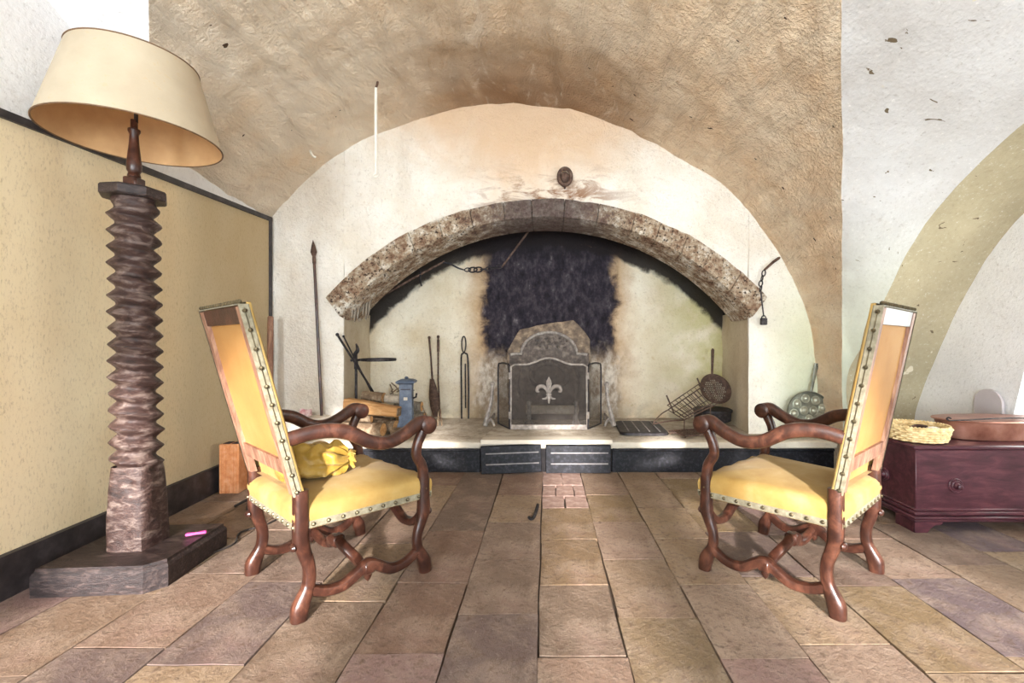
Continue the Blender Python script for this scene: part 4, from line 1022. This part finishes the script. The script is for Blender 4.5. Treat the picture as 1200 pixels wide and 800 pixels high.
# ---- iron pot ring on its stand, two spits leaning
pr = thing('pot_stand', 'black iron stand with twisted rod and round pot ring behind the logs', 'stand', (-1.755, 4.20, HZ))
X0, Y0 = -1.755, 4.20
MB().tube([(X0, Y0, HZ + .03), (X0, Y0, .6), (X0, Y0, .98)], .012, 8).build('rod', 'iron', pr, True)
MB().tube(crom([(X0, Y0, .86), (X0 - .012, Y0, .95), (X0 + .014, Y0, 1.0), (X0, Y0, 1.06)], 5), crad([.014, .018, .018, .006], 5), 8).build('finial', 'iron', pr, True)
rc = Vector((X0 + .20, Y0 + .02, .912)); MB().tube([rc + Vector((.155 * math.cos(2 * math.pi * j / 36), .155 * math.sin(2 * math.pi * j / 36), 0)) for j in range(36)], (.004, .012), 6, closed=True).build('pot_ring', 'iron', pr, True)
MB().tube([(X0 - .05, Y0, .905), (X0 + .05, Y0 + .005, .912)], .011, 6).build('ring_arm', 'iron', pr, True)
MB().box((X0, Y0, .87), (.03, .03, .09), bev=.005).build('socket', 'iron', pr, True)
for j in range(3):
    a_ = 2 * math.pi * j / 3 + .5; MB().tube([(X0, Y0, HZ + .06), (X0 + .02 * math.cos(a_), Y0 + .02 * math.sin(a_), HZ + .05), (X0 + .028 * math.cos(a_), Y0 + .028 * math.sin(a_), HZ + .008)], .009, 6).build('foot', 'iron', pr, True)
for tip, bot, lab in (((-1.83, 3.985, 1.14), (-1.50, 4.47, HZ + .008), 'thick black iron spit leaning across the pot stand'), ((-1.775, 3.985, 1.125), (-1.58, 4.52, HZ + .006), 'thin black iron spit leaning behind the pot stand')):
    t = thing('iron_spit', lab, 'spit', bot); r_ = .010 if 'thick' in lab else .007
    MB().tube([tip, Vector(tip).lerp(Vector(bot), .5), bot], [r_, r_, r_ * .5], 7).build('shaft', 'iron', t, True); MB().ball(tip, r_ * 1.6, 8, 6).build('tip_knob', 'iron', t, True)

# ---- fire irons against the firebox wall
ft = P(510, 489, 4.80)
t = thing('fire_shovel', 'iron fire shovel with long leaf-shaped blade leaning on the firebox wall', 'shovel', (ft.x, 4.76, HZ))
MB().tube([P(503, 397, 4.865), P(505, 420, 4.845), P(507, 448, 4.815)], [.011, .009, .011], 8).build('handle', 'rust', t, True)
MB().ball(P(503, 395.5, 4.865), (.016, .016, .018)).build('knob', 'rust', t, True)
bl = [(506, 444, .02), (507.5, 455, .04), (508.5, 466, .052), (509.5, 477, .047), (510, 488.5, .022)]
rows = []
for i, (a_, b_, w_) in enumerate(bl):
    c0 = P(a_, b_, lerp(4.825, 4.78, i / 4)); c0.z = max(c0.z, HZ + .006); rows.append([c0 + Vector((q * w_, .018 * q * q - .014, 0)) for q in (-1, -.5, 0, .5, 1)])
mb = MB(); mb.grid(rows); mb.grid([[p + Vector((0, .006, 0)) for p in r_] for r_ in rows]); mb.build('blade', 'rust', t, True)
t = thing('poker', 'straight iron poker leaning beside the leaf-bladed shovel', 'poker', (P(516, 489, 4.77).x, 4.77, HZ))
MB().tube([P(513.5, 396, 4.865), P(513.5, 445, 4.83), Vector((P(516, 489, 4.77).x, 4.77, HZ + .006))], [.010, .009, .008], 8).build('shaft', 'rust', t, True)
MB().ball(P(513.5, 394.5, 4.865), (.016, .016, .018)).build('knob', 'rust', t, True)
MB().tube([P(513.5, 398, 4.865), P(513.5, 412, 4.855)], .014, 8).build('grip', 'rust', t, True)
t = thing('fire_tongs', 'two-armed iron fire tongs with looped handle leaning on the firebox wall', 'tongs', (P(545, 490, 4.77).x, 4.77, HZ))
tp_ = P(543.5, 395, 4.865)
MB().tube([tp_ + Vector((.022 * math.sin(2 * math.pi * j / 20), 0, -.075 - .085 * -math.cos(2 * math.pi * j / 20) )) for j in range(20)], .007, 6, closed=True, up=(0, 1, 0)).build('loop_handle', 'iron', t, True)
for sx in (-1, 1):
    e = P(545 + sx * 4, 490, 4.77); e.z = HZ + .008
    MB().tube(crom([tp_ + Vector((0, 0, -.16)), P(544 + sx * 1.5, 414, 4.85), P(544.3 + sx * 3.8, 419, 4.845), P(545 + sx * 4.2, 455, 4.81), e], 4), .009, 7).build('arm', 'iron', t, True)
MB().tube([P(545.3, 426, 4.835), P(545.6, 478, 4.785)], .008, 7).build('centre_bar', 'iron', t, True)

# ---- griddle lying on the hearth
g = thing('griddle', 'flat ribbed iron griddle lying on the hearth beside the screen', 'griddle', (.875, 4.24, HZ), R(-3))
po = []
for (cx_, cy_, a0) in ((.16, -.22, -90), (.16, .22, 0), (-.16, .22, 90), (-.16, -.22, 180)):
    for i in range(5): a_ = R(a0 + 22.5 * i); po.append((cx_ + .05 * math.cos(a_), cy_ + .08 * math.sin(a_)))
n = len(po); mb = MB(); rows = [[Vector((a * f, b * f, z_)) for a, b in po] for f, z_ in ((1, .004), (1, .022), (.97, .028))]
mb.add([p for r_ in rows for p in r_], [(i * n + j, i * n + (j + 1) % n, (i + 1) * n + (j + 1) % n, (i + 1) * n + j) for i in range(2) for j in range(n)] + [tuple(range(n)), tuple(2 * n + j for j in range(n))]); mb.build('plate', 'iron', g, angle=30)
for i in range(4): MB().box((-.135 + .09 * i, 0, .031), (.010, .50, .008), bev=.002).build('rib', 'groove', g)

# ---- black lidded pot on feet, perforated pan, wire grills
pt = thing('cooking_pot', 'shallow black iron pot with flat lid and short feet in the firebox corner', 'pot', (1.645, 4.50, HZ))
MB().lathe([(.02, .03), (.15, .032), (.172, .045), (.178, .12), (.182, .128)], 36).build('body', 'iron', pt)
MB().lathe([(.186, .128), (.188, .136), (.186, .150), (.165, .160), (.05, .166), (.001, .167)], 36).build('lid', 'iron', pt)
for j in range(3):
    a_ = 2 * math.pi * j / 3 - 1.4; MB().tube([(.13 * math.cos(a_), .13 * math.sin(a_), .04), (.14 * math.cos(a_), .14 * math.sin(a_), .005)], .010, 6).build('foot', 'iron', pt)
pp = thing('chestnut_pan', 'round perforated iron pan with long upright handle standing on the pot', 'pan', (1.72, 4.52, HZ + .167))
m = Matrix.Translation((1.70, 4.60, HZ + .328)) @ Matrix.Rotation(R(8), 4, 'Z') @ Matrix.Rotation(R(62), 4, 'X')
MB().lathe([(.001, -.004), (.13, -.004), (.138, .0), (.158, .036), (.163, .036), (.143, -.008), (.13, -.010), (.001, -.010)], 36, m, False).build('dish', 'rust', pp, True)
mb = MB()
for i in range(-5, 6):
    for j in range(-5, 6):
        if (i * i + j * j) < 27: mb.lathe([(.001, -.0025), (.006, -.0025), (.007, -.0036)], 7, m @ Matrix.Translation((i * .021 + (j % 2) * .0105, j * .021, 0)), False)
mb.build('perforations', 'hollow', pp, True, kind='stuff')
h0 = m @ Vector((0, .158, .034)); hd_ = Vector((.035, .075, .26)); MB().tube([h0, h0 + hd_ * .3, h0 + hd_ * .7, h0 + hd_ * .95, h0 + hd_], [.011, .012, .015, .016, .008], 8, up=(1, 0, 0)).build('handle', 'rust', pp, True)
# folding wire grill propped against the pot
A_, B_, C_, D_ = P(783, 480, 4.34), P(823, 453, 4.36), P(840, 473, 4.20), P(802, 492, 4.13)
wg = thing('wire_grill', 'folding wire grill propped against the black pot', 'grill', (D_.x, D_.y, HZ))
MB().tube([A_, B_, C_, D_], .0065, 6, closed=True).build('frame', 'rust', wg, True)
for i in range(1, 12): MB().tube([A_.lerp(B_, i / 12), D_.lerp(C_, i / 12)], .0032, 5).build('wire', 'rust', wg, True)
for i in (1, 2): MB().tube([A_.lerp(D_, i / 3), B_.lerp(C_, i / 3)], .0036, 5).build('wire', 'rust', wg, True)
of = Vector((-.02, -.05, .05))
MB().tube([A_ + of, B_ + of, C_ + of * .6, D_ + of * .6], .0055, 6, closed=True).build('upper_frame', 'rust', wg, True)
for i in range(1, 9): MB().tube([(A_ + of).lerp(B_ + of, i / 9), (D_ + of * .6).lerp(C_ + of * .6, i / 9)], .003, 5).build('wire', 'rust', wg, True)
for p_, q_ in ((P(781, 463, 4.33), P(790, 484, 4.30)), (P(817, 443, 4.36), P(822, 455, 4.36)), (P(836, 450, 4.20), P(840, 462, 4.20))): MB().tube([p_, q_], .0075, 6).build('catch', 'rust', wg, True)
h1 = P(766, 484, 4.28); h1.z = HZ + .06
MB().tube(crom([A_, A_.lerp(h1, .5) + Vector((0, 0, .015)), h1], 4), .006, 6).build('handle', 'rust', wg, True); MB().tube(crom([D_, D_.lerp(h1, .5), h1 + Vector((0, -.03, -.01))], 4), .006, 6).build('handle', 'rust', wg, True)
for q_ in (D_, D_.lerp(C_, .8), h1):
    MB().tube([q_, (q_.x, q_.y, HZ + .008)], .0055, 5).build('leg', 'rust', wg, True)
gi = thing('gridiron', 'flat square gridiron lying on the hearth before the wire grill', 'gridiron', (1.28, 4.0, HZ), R(18))
lp = [Vector((-.15, -.12, .02)), Vector((.15, -.12, .02)), Vector((.15, .12, .02)), Vector((-.15, .12, .02))]
MB().tube(lp, .007, 6, closed=True).build('frame', 'rust', gi)
for i in range(1, 11): MB().tube([lp[0].lerp(lp[1], i / 11), lp[3].lerp(lp[2], i / 11)], .004, 5).build('bar', 'rust', gi)
for q in lp: MB().tube([q, (q.x, q.y, .003)], .006, 5).build('foot', 'rust', gi)
MB().tube(crom([(-.15, 0, .02), (-.18, .005, .03), (-.22, .0, .02)], 4), .007, 6).build('handle', 'rust', gi)

# ---- dimpled pan leaning on the chimney wall
dp = thing('dimpled_pan', 'grey-green metal pan with round hollows leaning on the chimney wall', 'pan', (2.29, 3.955, HZ))
m = Matrix.Translation((2.292, 3.965, HZ + .192)) @ Matrix.Rotation(R(84), 4, 'X')
MB().lathe([(.001, .0), (.178, .0), (.184, .016), (.192, .018), (.194, .010), (.188, -.012), (.001, -.014)], 40, m, False).build('dish', 'pan', dp, True)
pos_ = [(.048 * math.cos(2 * math.pi * j / 3 + .5), .048 * math.sin(2 * math.pi * j / 3 + .5)) for j in range(3)] + [(.130 * math.cos(2 * math.pi * j / 9 + .35), .130 * math.sin(2 * math.pi * j / 9 + .35)) for j in range(9)]
for a_, b_ in pos_:
    MB().lathe([(.040, .0), (.038, .004), (.034, .005), (.031, .003), (.028, .008), (.020, .016), (.010, .021), (.001, .022)], 18, m @ Matrix.Translation((a_, b_, .0)), False).build('hollow', 'hollow', dp, True)
h0 = m @ Vector((.03, .185, .0)); h2 = P(957, 426, 4.015)
MB().tube([h0, h0.lerp(h2, .4), h2], [(.012, .006), (.014, .007), (.022, .008)], 10, up=(0, 1, 0)).build('handle', 'pan', dp, True)
MB().tube([h2 + Vector((.010 * math.cos(2 * math.pi * j / 12), -.009, -.012 + .012 * math.sin(2 * math.pi * j / 12))) for j in range(12)], .003, 5, closed=True).build('hanging_eye', 'iron', dp, True)

# ================================================================== THINGS ON THE WALLS
# spear on the ledge
sp = thing('spear', 'tall iron-tipped spear standing on the ledge against the chimney wall', 'spear', P(377, 486, 3.99))
s0, s1 = P(377, 486, 3.99), P(368, 303, 4.015); s0.z = .432
MB().tube([s0, s0.lerp(s1, .5), s1], [.013, .013, .012], 8).build('shaft', 'walnut', sp, True)
tipv = P(366.8, 281, 4.018); dd = (tipv - s1)
MB().tube([s1 - dd * .25, s1, s1 + dd * .12, s1 + dd * .35, s1 + dd * .7, tipv], [(.015, .015), (.016, .012), (.014, .010), (.030, .008), (.017, .006), (.001, .001)], 8, up=(0, 1, 0)).build('spear_head', 'rust', sp, True)
# short post in the corner
cs = thing('corner_post', 'rough brown wooden post standing in the corner by the burlap panel', 'post', (-2.345, 3.86, HZ))
MB().tube([(-2.345, 3.86, HZ + .002), (-2.345, 3.86, .8), (-2.342, 3.865, 1.285)], [(.026, .022), (.027, .022), (.024, .02)], 8, sq=5).build('shaft', 'walnut_back', cs, True)
MB().tube([(-2.342, 3.865, 1.283), (-2.342, 3.865, 1.295)], [(.026, .022), (.018, .015)], 8, sq=5).build('rough_end', 'walnut_back', cs, True)
# terracotta hollow brick on the floor
tb = thing('terracotta_brick', 'upright orange terracotta hollow brick on the floor by the baseboard', 'brick', (-2.255, 3.28, 0), R(4))
MB().box((0, 0, .175), (.135, .11, .35), bev=.005).build('body', 'terracotta', tb)
for i in range(5): MB().box((-.052 + .026 * i, -.057, .175), (.014, .008, .345), bev=.003).build('rib', 'terracotta', tb)
for i in range(2): MB().box((-.03 + .06 * i, 0, .351), (.044, .07, .003)).build('hollow', 'flue', tb)
# crumpled pink paper on the ledge
mb = MB(); mb.ball((0, 0, .032), (.06, .04, .032), 12, 8); mb.v = [p * (1 + .5 * nv(p, 40.)) for p in mb.v]; mb.v = [Vector((p.x, p.y, max(p.z, 0))) for p in mb.v]
o = mb.build('crumpled_paper', 'scrap', smooth=False); o.location = (-2.06, 3.89, .431); tag(o, 'crumpled pink paper on the masonry ledge', 'paper')
# iron ring on the wall above the arch
rg = thing('wall_ring', 'rusty iron ring fixed to the wall above the arch keystone', 'ring', P(662, 208, 4.03))
c0 = P(662, 207, 4.01); MB().tube([c0 + Vector((.055 * math.cos(2 * math.pi * j / 24), .0, .072 * math.sin(2 * math.pi * j / 24))) for j in range(24)], .017, 8, closed=True, up=(0, 1, 0)).build('ring', 'rust', rg, True)
MB().ball(c0 + Vector((0, .02, .0)), (.042, .028, .05), 12, 8).build('boss', 'rust', rg, True); MB().tube([c0 + Vector((0, .05, -.05)), c0 + Vector((0, .02, -.075)), c0 + Vector((0, .02, -.10))], [.016, .014, .006], 6).build('staple', 'rust', rg, True)
# bracket with chain and padlock
pk = thing('padlock_chain', 'black padlock hanging by a wire from an iron peg beside the arch', 'padlock', P(895, 376, 3.99))
MB().tube([P(913, 302, 4.06), P(906, 307, 3.99), P(896, 316, 3.98)], [.013, .012, .010], 7).build('peg', 'rust', pk, True)
def link(c, r, d, nm, par, tw=0, mat='iron'):
    d = d.normalized(); s_ = d.cross(Vector((0, 1, 0))).normalized(); s_ = s_ if not tw else s_.cross(d)
    MB().tube([c + d * (r * 1.4 * math.cos(2 * math.pi * j / 14)) + s_ * (r * .8 * math.sin(2 * math.pi * j / 14)) for j in range(14)], r * .28, 6, closed=True, up=(0, 1, 0)).build(nm, mat, par, True)
for i, (a_, b_) in enumerate(((895, 320), (893, 326), (891.5, 332), (891.5, 338))): link(P(a_, b_, 3.98), .019, Vector((-.2, 0, -1)), 'chain_link', pk, i % 2)
MB().tube([P(891.5, 341, 3.98), P(893, 355, 3.99), P(895, 371, 4.0)], .006, 6).build('wire', 'iron', pk, True)
c0 = P(895, 376.5, 4.0); MB().box(c0, (.058, .026, .062), bev=.006).build('padlock_body', 'iron', pk, True)
MB().tube([c0 + Vector((.018 * math.cos(q), 0, .03 + .022 * math.sin(q))) for q in [math.pi * i / 10 for i in range(11)]], .005, 6, up=(0, 1, 0)).build('shackle', 'iron', pk, True)
# crane bar and chain under the arch
YC = 4.55
cr = thing('chimney_crane', 'slanting iron crane bar with chain and hooks under the arch', 'crane', P(430, 356, YC))
MB().tube([P(424, 360, YC - .02), P(475, 331, YC), P(521, 306, YC)], [.012, .012, .010], 7).build('bar', 'rust', cr, True)
MB().tube(crom([P(517, 307, YC), P(527, 309, YC), P(537, 314, YC), P(545, 316.5, YC)], 4), crad([.010, .010, .009, .006], 4), 7).build('link_bar', 'iron', cr, True)
MB().tube(crom([P(492.5, 318, YC), P(492.5, 328, YC - .01), P(494, 335, YC - .02)], 4), .009, 6).build('hook', 'iron', cr, True)
for i in range(7):
    t_ = i / 6; c0 = P(lerp(548, 585, t_), 316 - 4 * t_ + 1.5 * math.sin(t_ * 3), YC); link(c0, .030 if i in (1, 2) else .022, Vector((1, 0, .1)), 'chain_link', cr, 0 if i in (1, 2) else i % 2)
MB().tube([P(588, 313, YC), P(603, 293, YC), P(617, 274, YC), P(626, 262, YC)], .010, 7).build('hanger', 'rust', cr, True)
# weathered wedge of timber under the arch end
tw = thing('timber_wedge', 'splintered grey timber stub wedged under the arch end', 'timber', P(422, 372, 4.12))
random.seed(9)
for i in range(6):
    a_ = 412 + i * 4; y_ = 4.09 + .03 * i
    p0, p1 = P(a_ + 3, 352 - i * 1.2, y_), P(a_ + random.uniform(-1, 2), 372 + random.uniform(-3, 6), y_)
    MB().tube([p0, p0.lerp(p1, .6), p1], [(.015, .011), (.014, .010), (.008, .005)], 6, sq=4).build('splinter', 'grey_wood', tw, True)
# white rod hanging from the vault
wr = thing('hanging_rod', 'thin white rod hanging from a hook in the vault', 'rod', P(440, 205, 3.40))
a_, b_ = P(440.5, 103, 3.40), P(440.5, 203, 3.40)
MB().tube([a_, b_], .011, 8).build('rod', 'white_paint', wr, True)
MB().tube(crom([a_ + Vector((0, 0, .09)), a_ + Vector((.012, 0, .04)), a_ + Vector((0, 0, .0))], 4), .009, 6).build('ceiling_hook', 'rust', wr, True)
MB().tube(crom([b_, b_ + Vector((-.015, -.01, -.02)), b_ + Vector((0, -.02, -.035)), b_ + Vector((.018, -.01, -.02)), b_ + Vector((.016, 0, .0))], 4), .009, 6).build('end_hook', 'white_paint', wr, True)
hk = thing('vault_hook', 'small whitewashed hook sticking out of the vault', 'hook', P(365, 180, 3.74))
MB().tube(crom([P(363, 175, 3.86), P(364, 178, 3.74), P(367, 183, 3.72), P(370, 184, 3.73)], 4), .009, 6).build('shank', 'white_paint', hk, True)
MB().ball(P(363.5, 176, 3.80), .018, 8, 6).build('plug', 'white_paint', hk, True)
# small iron hook dropped on the floor
fh = crom([(-.055, 2.98, .010), (-.062, 2.88, .010), (-.075, 2.78, .010), (-.09, 2.745, .010), (-.105, 2.765, .012)], 4)
tag(MB().tube(fh, .010, 6).build('iron_hook', 'iron'), 'small bent iron hook lying on the stone floor', 'hook')
